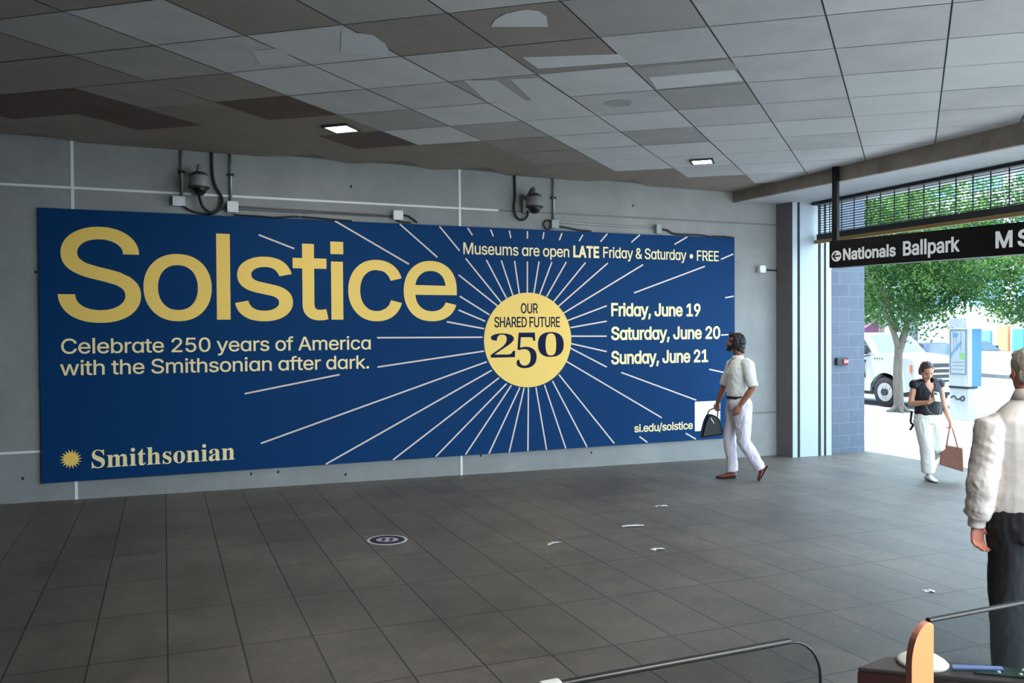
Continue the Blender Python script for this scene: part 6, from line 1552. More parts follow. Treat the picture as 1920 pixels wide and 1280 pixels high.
def head_bm(bm, M, s=1.0):
    """Head in a local frame: face towards +Y, up +Z, origin between the ears."""
    rings = [(-0.122, 0.062, 0.012, 0.010), (-0.117, 0.058, 0.024, 0.022), (-0.102, 0.046, 0.040, 0.040), (-0.078, 0.026, 0.055, 0.062), (-0.045, 0.013, 0.064, 0.080),
             (-0.01, 0.004, 0.070, 0.090), (0.03, -0.002, 0.075, 0.096), (0.065, -0.006, 0.073, 0.094), (0.095, -0.010, 0.058, 0.074), (0.112, -0.012, 0.034, 0.044), (0.118, -0.012, 0.012, 0.016)]
    rows = []
    for z, cy, rx, ry in rings:
        rows.append([bm.verts.new(M @ V((s * rx * math.cos(2 * PI * k / 20), s * (cy + ry * math.sin(2 * PI * k / 20)), s * z))) for k in range(20)])
    for a, b in zip(rows, rows[1:]):
        for k in range(20):
            bm.faces.new((a[k], a[(k + 1) % 20], b[(k + 1) % 20], b[k]))
    bm.faces.new(list(reversed(rows[0])))
    bm.faces.new(rows[-1])
    S = M @ Matrix.Scale(s, 4)
    tube(bm, [(0, 0.082, 0.022), (0, 0.098, -0.004), (0, 0.110, -0.028), (0, 0.092, -0.040)], [0.008, 0.011, 0.015, 0.012], 8, M=S)
    for sx in (-1, 1):
        ellipsoid(bm, (sx * 0.015, 0.094, -0.034), (0.010, 0.010, 0.008), S, 8, 6)
        ellipsoid(bm, (sx * 0.076, -0.008, -0.012), (0.008, 0.020, 0.034), S, 10, 8)
        ellipsoid(bm, (sx * 0.030, 0.079, 0.020), (0.022, 0.012, 0.008), S, 10, 6)
        ellipsoid(bm, (sx * 0.030, 0.080, 0.002), (0.014, 0.010, 0.009), S, 10, 6)
        ellipsoid(bm, (sx * 0.040, 0.066, -0.030), (0.022, 0.018, 0.018), S, 10, 6)
    ellipsoid(bm, (0, 0.086, -0.060), (0.024, 0.012, 0.006), S, 10, 6)
    ellipsoid(bm, (0, 0.084, -0.071), (0.021, 0.012, 0.007), S, 10, 6)
    ellipsoid(bm, (0, 0.080, -0.104), (0.020, 0.018, 0.016), S, 10, 6)


def paint_face(me, M, s, beard=False):
    """Assign eyes, brows, lips (and a beard) as materials on the head's faces."""
    inv = M.inverted()
    for p in me.polygons:
        q = inv @ p.center / s
        if abs(q.x) < 0.09 and -0.14 < q.z < 0.13 and abs(q.y) < 0.14:
            ex = abs(abs(q.x) - 0.030)
            if q.y > 0.06 and ex < 0.012 and abs(q.z - 0.001) < 0.0065:
                p.material_index = 2 if ex < 0.006 else 1
            elif q.y > 0.055 and 0.012 < abs(q.x) < 0.052 and 0.018 < q.z < 0.028:
                p.material_index = 4
            elif q.y > 0.078 and abs(q.x) < 0.020 and -0.077 < q.z < -0.055:
                p.material_index = 3
            elif beard and q.y > 0.018 and q.z < -0.042 and not (abs(q.x) < 0.02 and q.z > -0.05):
                p.material_index = 4


def hand_bm(bm, wrist, d, n, t, curl=0.5, s=1.0, thumb_in=0.3, spread=0.0):
    """Palm, four bent fingers and a thumb. d towards the fingers, n out of the palm, t to the thumb side."""
    d, n = V(d).normalized(), V(n)
    n = (n - d * n.dot(d)).normalized()
    t = V(t)
    t = (t - d * t.dot(d) - n * t.dot(n)).normalized()
    w = V(wrist)
    tube(bm, [w - d * 0.03 * s, w, w + d * 0.03 * s, w + d * 0.065 * s, w + d * 0.095 * s],
         [(0.027 * s, 0.022 * s), (0.029 * s, 0.019 * s), (0.037 * s, 0.018 * s), (0.042 * s, 0.016 * s), (0.040 * s, 0.012 * s)], 14, ref=t)
    for off, ln, cu in ((0.031, 0.072, 0.85), (0.0105, 0.081, 1.0), (-0.0105, 0.075, 1.05), (-0.030, 0.058, 1.15)):
        p = w + d * (0.086 - abs(off) * 0.25) * s + t * off * s
        pts, ang = [p - d * 0.012 * s, p], 0.0
        q = p
        for k, f in enumerate((0.44, 0.31, 0.25)):
            ang += curl * cu * (0.75, 0.95, 0.7)[k]
            v = (d * math.cos(ang) + n * math.sin(ang) + t * (off * spread)).normalized()
            q = q + v * ln * f * s
            pts.append(q)
        tube(bm, pts, [0.0098 * s, 0.0096 * s, 0.0086 * s, 0.0078 * s, 0.0066 * s], 10, ref=t, dome=True)
    p = w + d * 0.022 * s + t * 0.026 * s
    v1 = (d * 0.62 + t * 0.62 + n * thumb_in).normalized()
    v2 = (d * 0.85 + t * 0.20 + n * (thumb_in * 1.5)).normalized()
    tube(bm, [p - v1 * 0.012 * s, p + v1 * 0.018 * s, p + v1 * 0.048 * s, p + v1 * 0.048 * s + v2 * 0.032 * s], [0.014 * s, 0.0145 * s, 0.0105 * s, 0.008 * s], 10, ref=n, dome=True)


def wrinkle(me, amp, scale, seed=0.0, where=None):
    """Cloth folds as displaced geometry."""
    nv = len(me.vertices)
    nrm = [0.0] * (3 * nv)
    me.vertices.foreach_get('normal', nrm)
    cos = [0.0] * (3 * nv)
    me.vertices.foreach_get('co', cos)
    for i in range(nv):
        co = V(cos[3 * i:3 * i + 3])
        k = 1.0 if where is None else where(co)
        if k <= 0: continue
        p = V((co.x * scale[0] + seed, co.y * scale[1], co.z * scale[2]))
        f = noise.noise(p) * 0.7 + (0.5 - abs(noise.noise(p * 1.9 + V((7, 3, 1))))) * 0.7
        for c in range(3):
            cos[3 * i + c] += nrm[3 * i + c] * amp * f * k
    me.vertices.foreach_set('co', cos)
    me.update()


def frame(o, y, up=V((0, 0, 1))):
    """Matrix at o whose +Y looks along y."""
    y = V(y).normalized()
    x = y.cross(up).normalized()
    z = x.cross(y)
    return Matrix(((x.x, y.x, z.x, o[0]), (x.y, y.y, z.y, o[1]), (x.z, y.z, z.z, o[2]), (0, 0, 0, 1)))


def shell_hair(M, s, pieces, vox, amp, sc, iters=2):
    bm = bmesh.new()
    S = M @ Matrix.Scale(s, 4)
    for kind, *a in pieces:
        if kind == 'e': ellipsoid(bm, a[0], a[1], S, 20, 14)
        else: tube(bm, a[0], a[1], 10, dome=True, M=S)
    me = skin_mesh(bm, vox, iters)
    wrinkle(me, amp, sc)
    return me


def shoe_mesh(heel, toe, up, w=0.045, h=0.075, vox=0.005, sole=True):
    """Shoe lofted from heel to toe; heel and toe are points on the sole line."""
    heel, toe, up = V(heel), V(toe), V(up).normalized()
    d = (toe - heel)
    L = d.length
    d.normalize()
    up = (up - d * up.dot(d)).normalized()
    sd = d.cross(up)
    bm = bmesh.new()
    prof = [(0.0, 0.7, 0.62), (0.06, 0.84, 0.98), (0.18, 0.88, 1.0), (0.34, 0.84, 0.95), (0.50, 0.88, 0.74), (0.68, 1.0, 0.58), (0.84, 0.92, 0.46), (0.95, 0.66, 0.36), (1.0, 0.3, 0.25)]
    pts = [heel + d * (L * t) + up * (h * hh / 2) for t, ww, hh in prof]
    tube(bm, pts, [(w * ww, h * hh / 2) for t, ww, hh in prof], 16, ref=sd)
    up_me = skin_mesh(bm, vox, 2)
    bm = bmesh.new()
    pts = [heel + d * (L * (t * 1.02 - 0.01)) + up * 0.007 for t, ww, hh in prof]
    tube(bm, pts, [(w * ww * 1.06 + 0.002, 0.010) for t, ww, hh in prof], 16, ref=sd)
    return up_me, bm


class Fig:
    """A person's frame: a to the right of the walker's picture, b away, c up from the ground."""
    def __init__(s, label, x, y, rot):
        s.t = thing('person', label, 'person', (x, y, FZ(x)), rot)

    def part(s, name, me, m, label=None, smooth=True):
        o = obj(name, me, m, s.t, smooth)
        if label: o['label'] = label
        return o


PR = math.atan2(-0.38395, 0.92336)     # walker frames share this heading

# ---------------------------------------------------------------- man by the poster
man = Fig('dark-haired bearded man in white shirt and pale trousers walking past the poster', 6.972, -1.652, PR)
M_shirt = mat('white_shirt', srgb(232, 230, 224), 0.8, noise_scale=30, noise_amt=0.03)
M_pale = mat('pale_lilac_trousers', srgb(222, 214, 226), 0.8, noise_scale=20, noise_amt=0.03)
M_belt = mat('dark_belt', srgb(40, 26, 24), 0.5)
M_leather = mat('brown_leather', srgb(112, 52, 38), 0.35, noise_scale=12, noise_amt=0.2)
M_solem = mat('dark_sole', srgb(32, 26, 24), 0.7)
HM = frame((-0.105, 0.03, 1.782), V((-0.90, 0.34, 0.22)), V((0.12, -0.05, 1)))
sh_n, sh_f = V((0.0, -0.175, 1.505)), V((-0.10, 0.20, 1.50))       # near and far shoulders
el_n, wr_n = V((0.045, -0.235, 1.225)), V((-0.115, -0.225, 0.985))
el_f, wr_f = V((-0.19, 0.27, 1.215)), V((-0.285, 0.25, 0.985))
hp_n, hp_f = V((-0.055, -0.095, 0.985)), V((-0.085, 0.095, 0.985))
kn_n, an_n = V((-0.045, -0.115, 0.525)), V((0.172, -0.125, 0.165))
kn_f, an_f = V((-0.165, 0.10, 0.505)), V((-0.128, 0.10, 0.095))
bm = bmesh.new()
head_bm(bm, HM, 1.02)
tube(bm, [(-0.085, 0.02, 1.73), (-0.075, 0.015, 1.66), (-0.065, 0.01, 1.59), (-0.06, 0.01, 1.52)], [0.058, 0.058, 0.062, 0.08], 14)
fw = V((-0.93, 0.36, 0))
tube(bm, [(-0.06, 0.01, 1.55), (-0.065, 0.01, 1.47), (-0.07, 0.01, 1.36), (-0.075, 0.0, 1.2), (-0.08, 0.0, 1.08), (-0.07, 0.0, 0.97), (-0.07, 0, 0.9)],
     [(0.07, 0.10), (0.105, 0.155), (0.125, 0.16), (0.11, 0.14), (0.115, 0.145), (0.12, 0.16), (0.08, 0.12)], 18, ref=fw, dome=False)
tube(bm, [sh_f * 0.6 + sh_n * 0.4, sh_n, (sh_n + el_n) / 2, el_n], [0.06, 0.056, 0.05, 0.042], 12, dome=True)
tube(bm, [el_n, (el_n * 2 + wr_n) / 3, (el_n + wr_n * 3) / 4, wr_n], [0.042, 0.044, 0.034, 0.027], 12, dome=True)
tube(bm, [sh_n * 0.6 + sh_f * 0.4, sh_f, (sh_f + el_f) / 2, el_f], [0.06, 0.056, 0.05, 0.042], 12, dome=True)
tube(bm, [el_f, (el_f * 2 + wr_f) / 3, (el_f + wr_f * 3) / 4, wr_f], [0.042, 0.044, 0.034, 0.027], 12, dome=True)
hand_bm(bm, wr_n, wr_n - el_n + V((0.02, 0, -0.12)), V((-0.25, 0.9, -0.2)), V((-0.8, 0.0, -0.3)), 0.45)
hand_bm(bm, wr_f, V((-0.12, -0.02, -1)), V((0.3, -1, 0)), V((-1, -0.2, 0)), 1.1)
for h, k_, a in ((hp_n, kn_n, an_n), (hp_f, kn_f, an_f)):
    tube(bm, [h + V((0, 0, 0.04)), (h + k_) / 2, k_, (k_ * 2 + a) / 3, a], [0.088, 0.074, 0.054, 0.052, 0.036], 14, dome=True)
me = skin_mesh(bm, 0.0062, 3)
o_ = man.part('body', me, [M_skin_tan, M_eye, M_dark_eye, M_lips, M_hair_b])
paint_face(me, HM, 1.02, beard=True)
me = shell_hair(HM, 1.02, [('e', (0, -0.022, 0.036), (0.086, 0.102, 0.098)), ('e', (0, -0.062, -0.03), (0.078, 0.066, 0.088)), ('e', (0, 0.05, 0.088), (0.062, 0.046, 0.034)), ('e', (0.062, -0.02, -0.02), (0.026, 0.05, 0.06)), ('e', (-0.062, -0.02, -0.02), (0.026, 0.05, 0.06)), ('e', (0, -0.10, -0.075), (0.05, 0.03, 0.04))], 0.007, 0.02, (28, 28, 28))
man.part('hair', me, M_hair_b, 'wavy black hair')
# shirt
bm = bmesh.new()
tube(bm, [(-0.075, 0.012, 1.605), (-0.072, 0.012, 1.575), (-0.068, 0.012, 1.535), (-0.066, 0.012, 1.47), (-0.068, 0.01, 1.38), (-0.074, 0.0, 1.25), (-0.08, 0.0, 1.13), (-0.08, 0, 1.085)],
     [(0.066, 0.066), (0.076, 0.085), (0.096, 0.15), (0.128, 0.19), (0.160, 0.19), (0.150, 0.165), (0.142, 0.16), (0.136, 0.155)], 22, ref=fw)
tube(bm, [sh_n + V((-0.02, 0.06, 0.02)), sh_n, (sh_n + el_n) / 2, el_n + (sh_n - el_n) * 0.12], [0.076, 0.078, 0.072, 0.066], 14, dome=False)
tube(bm, [sh_f + V((0.02, -0.06, 0.02)), sh_f, (sh_f + el_f) / 2, el_f + (sh_f - el_f) * 0.12], [0.076, 0.078, 0.072, 0.066], 14, dome=False)
me = skin_mesh(bm, 0.0075, 5)
wrinkle(me, 0.014, (9, 9, 5), 1.0)
man.part('shirt', me, M_shirt)
bm = bmesh.new()
for q, e in ((el_n, sh_n), (el_f, sh_f)):
    d_ = (e - q).normalized()
    tube(bm, [q + d_ * 0.005, q + d_ * 0.06], [0.070, 0.073], 16)
    me = skin_mesh(bm, 0.006, 1)
    man.part('sleeve_cuff', me, M_shirt, 'rolled shirt sleeve')
    bm = bmesh.new()
bm.free()
bm = bmesh.new()
band(bm, (-0.078, 0.012, 1.570), (-0.080, 0.012, 1.625), (0.080, 0.084), (0.068, 0.066), fw)
man.part('collar', bm, M_shirt)
bm = bmesh.new()
tube(bm, [(-0.08, 0, 1.062), (-0.08, 0, 1.098)], [(0.148, 0.170), (0.148, 0.170)], 28, ref=fw)
man.part('belt', bm, M_belt)
# trousers
bm = bmesh.new()
tube(bm, [(-0.08, 0, 1.075), (-0.072, 0.0, 1.0), (-0.066, 0.0, 0.93), (-0.066, 0, 0.86)], [(0.140, 0.164), (0.145, 0.186), (0.140, 0.190), (0.08, 0.10)], 22, ref=fw)
for h, k_, a, rr in ((hp_n, kn_n, an_n, (0.125, 0.104, 0.083, 0.074, 0.068)), (hp_f, kn_f, an_f, (0.122, 0.10, 0.080, 0.072, 0.066))):
    tube(bm, [h, h * 0.5 + k_ * 0.5, k_, k_ * 0.5 + a * 0.5, a * 1.0], rr, 16)
    ellipsoid(bm, h + V((0, 0, 0.01)), (0.125, 0.118, 0.11))
me = skin_mesh(bm, 0.0075, 5)
wrinkle(me, 0.016, (10, 10, 6), 4.0)
man.part('trousers', me, M_pale)
for heel, toe, up in (((-0.085, 0.10, 0.012), (-0.335, 0.13, 0.004), (0, 0, 1)), ((0.262, -0.125, 0.20), (0.150, -0.13, 0.006), (-0.85, 0, 0.5))):
    u_, s_ = shoe_mesh(heel, toe, up, 0.047, 0.082)
    so = man.part('shoe', u_, M_leather)
    obj('sole', s_, M_solem, so, True)
# black bag hanging from the far hand
bag = thing('hand_bag', 'black leather bag held by the bearded man in white', 'bag', (0, 0, 0), 0)
bag.matrix_world = man.t.matrix_basis.copy() if False else Matrix.Translation((6.972, -1.652, FZ(6.972))) @ Matrix.Rotation(PR, 4, 'Z') @ Matrix.Translation((-0.37, 0.235, 0.0))
M_bagblk = mat('black_leather', srgb(16, 16, 18), 0.35, noise_scale=20, noise_amt=0.2)
bm = bmesh.new()
prism(bm, [(-0.155, 0.525), (0.13, 0.565), (0.135, 0.62), (0.095, 0.78), (0.02, 0.83), (-0.055, 0.835), (-0.10, 0.74)], -0.07, 0.07, 'y', 0.02)
obj('body', bm, M_bagblk, bag)
bm = bmesh.new()
tube(bm, smooth_path([(-0.055, 0, 0.82), (-0.03, 0.0, 0.885), (0.05, 0.012, 0.908), (0.085, 0.012, 0.88), (0.075, 0, 0.79)]), 0.0085, 8, ref=V((0, 1, 0)))
obj('handle', bm, M_bagblk, bag, True)
bm = bmesh.new()
tube(bm, [(-0.03, -0.074, 0.79), (0.012, -0.076, 0.72)], [(0.006, 0.003)] * 2, 8, ref=V((1, 0, 0)))
obj('zip', bm, M_chrome, bag)
bm = bmesh.new()
ellipsoid(bm, (0.10, -0.072, 0.60), (0.012, 0.006, 0.012))
obj('stud', bm, M_chrome, bag)

# ---------------------------------------------------------------- woman with a phone
wom = Fig('woman in black top and white trousers looking down at her phone', 9.185, -2.578, PR)
M_top = mat('black_top', srgb(20, 22, 30), 0.7, noise_scale=20, noise_amt=0.1)
M_wtr = mat('cream_trousers', srgb(226, 224, 216), 0.8, noise_scale=20, noise_amt=0.03)
M_sneak = mat('white_sneaker', srgb(228, 232, 230), 0.5)
HW = frame((-0.055, -0.06, 1.430), V((0.02, -0.84, -0.54)), V((0, -0.5, 0.85)))
sR, sL = V((-0.185, 0.0, 1.265)), V((0.145, 0.01, 1.275))
eR, wR = V((-0.245, -0.02, 1.005)), V((-0.115, -0.24, 1.045))
eL, wL = V((0.205, 0.02, 0.985)), V((0.262, -0.03, 0.775))
hR, hL = V((-0.085, 0, 0.80)), V((0.085, 0.01, 0.80))
kR, aR = V((-0.05, -0.05, 0.44)), V((0.0, 0.0, 0.085))
kL, aL = V((0.125, 0.0, 0.45)), V((0.245, 0.36, 0.28))
fwd = V((0, -1, 0))
bm = bmesh.new()
head_bm(bm, HW, 0.95)
tube(bm, [(-0.05, -0.04, 1.40), (-0.04, -0.015, 1.33), (-0.03, 0.0, 1.27), (-0.02, 0.0, 1.2)], [0.046, 0.046, 0.05, 0.07], 14)
tube(bm, [(-0.02, 0.0, 1.28), (-0.02, 0.0, 1.22), (-0.01, 0, 1.12), (0, 0, 0.98), (0, 0, 0.86), (0, 0, 0.76), (0, 0, 0.72)],
     [(0.06, 0.10), (0.085, 0.135), (0.10, 0.13), (0.085, 0.11), (0.095, 0.135), (0.10, 0.15), (0.06, 0.1)], 18, ref=fwd)
for s_, e_, w_ in ((sR, eR, wR), (sL, eL, wL)):
    tube(bm, [s_ * 0.7 + V((-0.02, 0, 1.26)) * 0.3, s_, (s_ + e_) / 2, e_], [0.046, 0.044, 0.039, 0.034], 12, dome=True)
    tube(bm, [e_, (e_ * 2 + w_) / 3, (e_ + w_ * 3) / 4, w_], [0.034, 0.036, 0.028, 0.023], 12, dome=True)
hand_bm(bm, wR, V((0.75, -0.25, 0.62)), V((0.1, 0.75, 0.65)), V((-0.4, -0.5, 0.75)), 0.75, 0.88)
hand_bm(bm, wL, V((0.12, 0.0, -1)), V((-1, 0, 0)), V((0, -1, 0)), 1.15, 0.88)
for h, k_, a in ((hR, kR, aR), (hL, kL, aL)):
    tube(bm, [h + V((0, 0, 0.03)), (h + k_) / 2, k_, (k_ * 2 + a) / 3, a], [0.082, 0.068, 0.048, 0.046, 0.032], 14, dome=True)
me = skin_mesh(bm, 0.0058, 3)
wom.part('body', me, [M_skin, M_eye, M_dark_eye, M_lips, M_hair_br])
paint_face(me, HW, 0.95)
me = shell_hair(HW, 0.95, [('e', (0, -0.024, 0.040), (0.084, 0.102, 0.094)), ('e', (0, -0.06, -0.02), (0.077, 0.066, 0.08)), ('e', (0.072, -0.025, -0.02), (0.016, 0.03, 0.045)), ('e', (-0.074, -0.03, -0.04), (0.02, 0.034, 0.07)),
                            ('t', [(-0.03, -0.085, -0.03), (-0.085, -0.07, -0.09), (-0.115, -0.05, -0.16)], [0.045, 0.038, 0.02])], 0.006, 0.010, (30, 30, 30), 2)
wom.part('hair', me, M_hair_br, 'brown hair drawn back from the forehead')
# top
bm = bmesh.new()
tube(bm, [(-0.022, 0.0, 1.295), (-0.02, 0.0, 1.262), (-0.018, 0.0, 1.21), (-0.01, -0.005, 1.10), (0, 0, 0.98), (0.0, 0, 0.89), (0, 0, 0.865)],
     [(0.055, 0.10), (0.085, 0.165), (0.108, 0.178), (0.128, 0.172), (0.122, 0.165), (0.125, 0.175), (0.118, 0.168)], 22, ref=fwd)
for s_, e_ in ((sR, eR), (sL, eL)):
    tube(bm, [s_ * 0.75 + V((-0.02, 0, 1.27)) * 0.25, s_ + V((0, 0, -0.002)), s_ * 0.82 + e_ * 0.18], [0.056, 0.058, 0.054], 14)
    ellipsoid(bm, s_ + V((0, 0, -0.01)), (0.062, 0.068, 0.064))
    tube(bm, [V((-0.02, 0.005, 1.275)) + (s_ - V((-0.02, 0, 1.27))) * 0.35, s_ + V((0, 0, -0.004))], [0.062, 0.058], 14)
me = skin_mesh(bm, 0.0068, 4)
wrinkle(me, 0.014, (10, 10, 5), 2.0)
# open neckline: drop the faces over the V of the neck
bm = bmesh.new()
bm.from_mesh(me)
kill = [f for f in bm.faces if (c := f.calc_center_median()).z > 1.13 and c.y < 0.0 and abs(c.x + 0.015) < min(0.062, (c.z - 1.125) * 0.5)]
bmesh.ops.delete(bm, geom=kill, context='FACES')
rim = [v for v in bm.verts if v.is_boundary]
for _ in range(10):
    new = {}
    for v in rim:
        nb_ = [e.other_vert(v) for e in v.link_edges if e.is_boundary]
        if len(nb_) == 2: new[v] = v.co * 0.4 + (nb_[0].co + nb_[1].co) * 0.3
    for v, c in new.items(): v.co = c
bm.to_mesh(me)
bm.free()
wom.part('top', me, M_top)
# chest seen in the neckline belongs to the body; straps hang at both sides
for pts in ([(0.17, 0.09, 0.98), (0.20, 0.08, 0.85), (0.215, 0.06, 0.72), (0.22, 0.06, 0.60)], [(-0.17, 0.10, 0.90), (-0.19, 0.09, 0.76), (-0.165, 0.08, 0.72), (-0.215, 0.06, 0.655)]):
    bm = bmesh.new()
    sp = smooth_path(pts)
    tube(bm, sp, [(0.016, 0.004)] * len(sp), 8, ref=V((1, 0, 0)))
    wom.part('hanging_strap', bm, M_top)
# trousers
bm = bmesh.new()
tube(bm, [(0, 0, 0.90), (0, 0, 0.84), (0, 0, 0.76), (0, 0, 0.70)], [(0.118, 0.165), (0.124, 0.182), (0.122, 0.185), (0.07, 0.11)], 22, ref=fwd)
tube(bm, [hR, (hR + kR) / 2, kR, (kR + aR) / 2, aR + V((0, 0, 0.035))], [0.108, 0.098, 0.086, 0.082, 0.080], 16)
tube(bm, [hL, (hL + kL) / 2, kL, (kL + aL) / 2, aL + (kL - aL) * 0.1], [0.106, 0.096, 0.086, 0.082, 0.080], 16)
me = skin_mesh(bm, 0.0072, 4)
wrinkle(me, 0.013, (12, 12, 4), 6.0)
wom.part('trousers', me, M_wtr)
for heel, toe, up in (((0.0, 0.06, 0.012), (0.02, -0.17, 0.006), (0, 0, 1)), ((0.255, 0.42, 0.31), (0.25, 0.36, 0.09), (0, -1, 0.25))):
    u_, s_ = shoe_mesh(heel, toe, up, 0.042, 0.075)
    so = wom.part('sneaker', u_, M_sneak)
    obj('sole', s_, mat('sneaker_sole', srgb(70, 74, 76), 0.7), so, True)
WM = Matrix.Translation((9.185, -2.578, FZ(9.185))) @ Matrix.Rotation(PR, 4, 'Z')
ph = thing('mobile_phone', 'pale mobile phone with black camera block in the hand of the woman in black', 'phone')
ph.matrix_world = WM @ Matrix.Translation((-0.035, -0.285, 1.118)) @ Matrix.Rotation(math.radians(-38), 4, 'X') @ Matrix.Rotation(math.radians(8), 4, 'Y')
bm = bmesh.new()
box(bm, (-0.036, -0.004, -0.073), (0.036, 0.004, 0.073), 0.006)
obj('case', bm, mat('phone_case', srgb(214, 212, 206), 0.35), ph)
bm = bmesh.new()
box(bm, (-0.030, -0.007, 0.025), (0.004, -0.0041, 0.062), 0.002)
obj('camera_block', bm, M_blk, ph)
bm = bmesh.new()
box(bm, (-0.032, 0.0041, -0.068), (0.032, 0.0046, 0.068))
obj('screen', bm, M_dome, ph)
bm = bmesh.new()
tube(bm, smooth_path([(0.02, 0.0, -0.07), (0.03, 0.03, -0.14), (0.0, 0.05, -0.24), (-0.10, 0.05, -0.22), (-0.13, 0.06, -0.10)], 6), 0.004, 6)
obj('earphone_cord', bm, mat('tan_cord', srgb(150, 124, 100), 0.6), ph, True)
tb = thing('tote_bag', 'brown leather tote bag carried by the woman in white trousers', 'bag')
tb.matrix_world = WM @ Matrix.Translation((0.285, -0.03, 0.0)) @ Matrix.Rotation(math.radians(-24), 4, 'Z')
M_tote = mat('brown_tote_leather', srgb(124, 78, 64), 0.45, noise_scale=14, noise_amt=0.12)
bm = bmesh.new()
A = [(-0.115, -0.05, 0.475), (0.125, -0.05, 0.44), (0.125, 0.05, 0.44), (-0.115, 0.05, 0.475)]
B = [(-0.15, -0.065, 0.215), (0.135, -0.065, 0.135), (0.145, 0.065, 0.135), (-0.14, 0.065, 0.215)]
a_ = [bm.verts.new(p) for p in A]
b_ = [bm.verts.new(p) for p in B]
bm.faces.new(a_)
bm.faces.new(list(reversed(b_)))
for i in range(4):
    bm.faces.new((a_[i], b_[i], b_[(i + 1) % 4], a_[(i + 1) % 4]))
bmesh.ops.bevel(bm, geom=list(bm.edges), offset=0.012, segments=2, affect='EDGES', profile=0.5)
obj('body', bm, M_tote, tb)
for yy in (-0.055, 0.055):
    bm = bmesh.new()
    sp = smooth_path([(-0.06, yy, 0.44), (-0.045, yy * 0.8, 0.56), (-0.02, yy * 0.15, 0.698), (0.0, yy * 0.15, 0.703), (0.03, yy * 0.8, 0.60), (0.075, yy, 0.42)])
    tube(bm, sp, [(0.007, 0.0035)] * len(sp), 8, ref=V((1, 0, 0)))
    obj('strap', bm, M_tote, tb, True)

# ---------------------------------------------------------------- grey-haired person, seen from behind
elder = Fig('grey-haired person seen from behind in a pale shirt and black trousers', 4.312, -7.449, PR)
M_pshirt = mat('pale_grey_shirt', srgb(218, 210, 204), 0.75, noise_scale=26, noise_amt=0.03)
M_blktr = mat('black_trousers', srgb(22, 24, 30), 0.8, noise_scale=16, noise_amt=0.15)
HE = frame((0.012, 0.03, 1.700), V((0.10, 1, -0.04)))
sE, eE, wE = V((-0.195, 0.0, 1.395)), V((-0.262, -0.02, 1.10)), V((-0.262, 0.03, 0.865))
sF, eF, wF = V((0.20, 0.0, 1.395)), V((0.262, 0.0, 1.10)), V((0.25, 0.10, 0.88))
bkd = V((0, 1, 0))
bm = bmesh.new()
head_bm(bm, HE, 1.0)
tube(bm, [(0.012, 0.01, 1.66), (0.008, 0.0, 1.60), (0.004, -0.01, 1.53), (0, -0.01, 1.46)], [0.06, 0.060, 0.068, 0.09], 16)
tube(bm, [(0, -0.01, 1.50), (0, -0.01, 1.42), (0, 0, 1.28), (0, 0.01, 1.12), (0, 0.01, 1.0), (0, 0, 0.88), (0, 0, 0.82)],
     [(0.07, 0.11), (0.11, 0.165), (0.12, 0.16), (0.12, 0.15), (0.12, 0.155), (0.12, 0.165), (0.08, 0.12)], 18, ref=bkd)
for s_, e_, w_ in ((sE, eE, wE), (sF, eF, wF)):
    tube(bm, [s_ * 0.7 + V((0, 0, 1.40)) * 0.3, s_, (s_ + e_) / 2, e_], [0.058, 0.055, 0.048, 0.042], 12, dome=True)
    tube(bm, [e_, (e_ * 2 + w_) / 3, (e_ + w_ * 3) / 4, w_], [0.042, 0.044, 0.034, 0.028], 12, dome=True)
hand_bm(bm, wE + V((0, 0, -0.005)), V((0.06, 0.02, -1)), V((0.25, -1, 0)), V((1, 0.3, 0)), 0.62, 1.02, 0.55)
hand_bm(bm, wF, V((0, 0.1, -1)), V((-1, -0.2, 0)), V((0, 1, 0)), 0.5, 1.02)
for sx in (-1, 1):
    h, k_, a = V((sx * 0.10, 0, 0.90)), V((sx * 0.105, 0.01, 0.50)), V((sx * 0.105, -0.01, 0.09))
    tube(bm, [h, (h + k_) / 2, k_, (k_ * 2 + a) / 3, a], [0.09, 0.075, 0.055, 0.053, 0.036], 14, dome=True)
me = skin_mesh(bm, 0.0046, 2)
elder.part('body', me, [M_skin_red, M_eye, M_dark_eye, M_lips, M_hair_g])
paint_face(me, HE, 1.0)
me = shell_hair(HE, 1.0, [('e', (0, -0.020, 0.038), (0.081, 0.100, 0.088)), ('e', (0, -0.050, -0.022), (0.074, 0.056, 0.062)), ('e', (0, 0.05, 0.085), (0.055, 0.04, 0.03)), ('e', (0, -0.056, -0.07), (0.05, 0.034, 0.03))], 0.005, 0.005, (60, 60, 30), 2)
elder.part('hair', me, M_hair_g, 'short thinning grey hair')
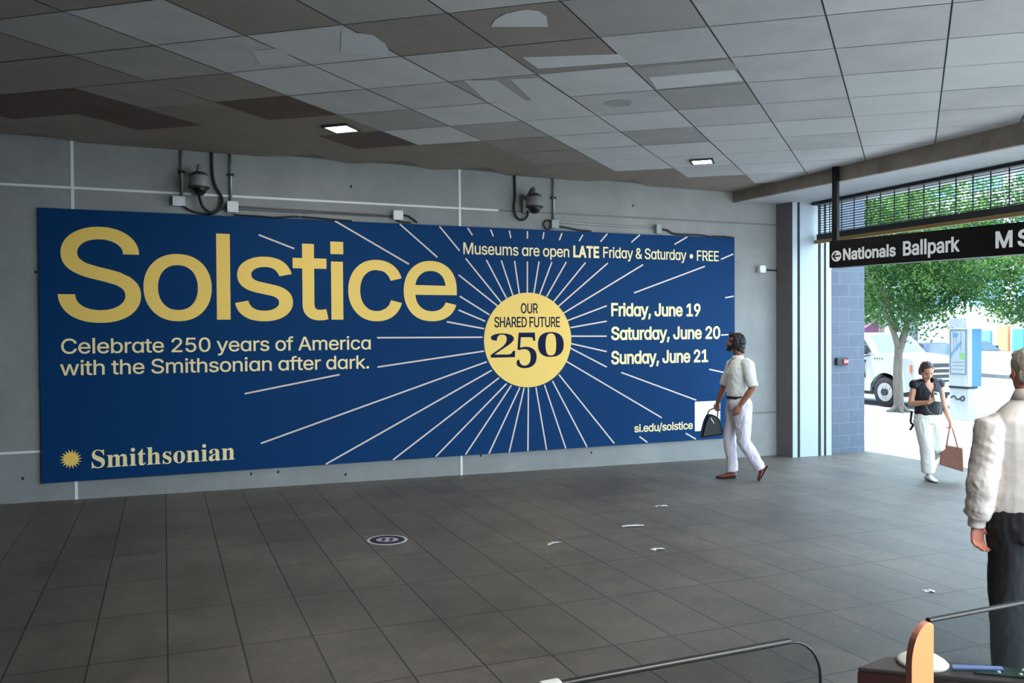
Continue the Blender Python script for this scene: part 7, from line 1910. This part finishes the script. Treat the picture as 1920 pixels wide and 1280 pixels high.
# shirt
bm = bmesh.new()
tube(bm, [(0.003, -0.01, 1.565), (0.0, -0.012, 1.535), (0, -0.012, 1.50), (0, -0.01, 1.44), (0, -0.005, 1.33), (0, 0.0, 1.18), (0, 0.0, 1.04), (0, 0, 0.96), (0, 0, 0.93)],
     [(0.066, 0.070), (0.078, 0.100), (0.096, 0.150), (0.132, 0.205), (0.155, 0.212), (0.156, 0.205), (0.150, 0.208), (0.140, 0.202), (0.132, 0.194)], 26, ref=bkd)
for s_, e_, w_ in ((sE, eE, wE), (sF, eF, wF)):
    tube(bm, [s_ * 0.72 + V((0, 0, 1.42)) * 0.28, s_, (s_ + e_) / 2, e_, e_ * 0.45 + w_ * 0.55, w_ + V((0, 0, 0.055))], [0.083, 0.088, 0.082, 0.074, 0.070, 0.066], 16)
me = skin_mesh(bm, 0.0062, 4)
wrinkle(me, 0.012, (8, 8, 9), 3.0, lambda c: min(1.0, max(0.25, (abs(c.x) - 0.12) * 12)))
wrinkle(me, 0.006, (16, 16, 17), 9.0, lambda c: min(1.0, max(0.2, (abs(c.x) - 0.14) * 12)) if c.z < 1.35 else 0.2)
elder.part('shirt', me, M_pshirt)
for w_, e_ in ((wE, eE), (wF, eF)):
    bm = bmesh.new()
    d_ = (e_ - w_).normalized()
    tube(bm, [w_ - d_ * 0.012, w_ + d_ * 0.065], [(0.045, 0.042), (0.048, 0.045)], 18)
    elder.part('cuff', skin_mesh(bm, 0.005, 1), M_pshirt)
bm = bmesh.new()
band(bm, (0.004, -0.012, 1.540), (0.007, -0.004, 1.600), (0.092, 0.100), (0.070, 0.072), bkd)
elder.part('collar', bm, M_pshirt)
bm = bmesh.new()
tube(bm, [(0, 0, 0.965), (0, 0, 0.93), (0, 0, 0.86), (0, -0.005, 0.80), (0, 0, 0.74)], [(0.138, 0.200), (0.142, 0.205), (0.150, 0.208), (0.138, 0.20), (0.07, 0.11)], 24, ref=bkd)
for sx in (-1, 1):
    tube(bm, [(sx * 0.105, 0, 0.86), (sx * 0.108, 0.0, 0.68), (sx * 0.108, 0.01, 0.48), (sx * 0.108, 0, 0.28), (sx * 0.108, -0.01, 0.05)], [0.108, 0.100, 0.087, 0.082, 0.080], 18)
me = skin_mesh(bm, 0.0065, 4)
wrinkle(me, 0.012, (9, 9, 5), 5.0)
elder.part('trousers', me, M_blktr)
for sx in (-1, 1):
    u_, s_ = shoe_mesh((sx * 0.11, -0.09, 0.012), (sx * 0.125, 0.19, 0.006), (0, 0, 1), 0.048, 0.08)
    so = elder.part('shoe', u_, M_blk)
    obj('sole', s_, M_solem, so, True)
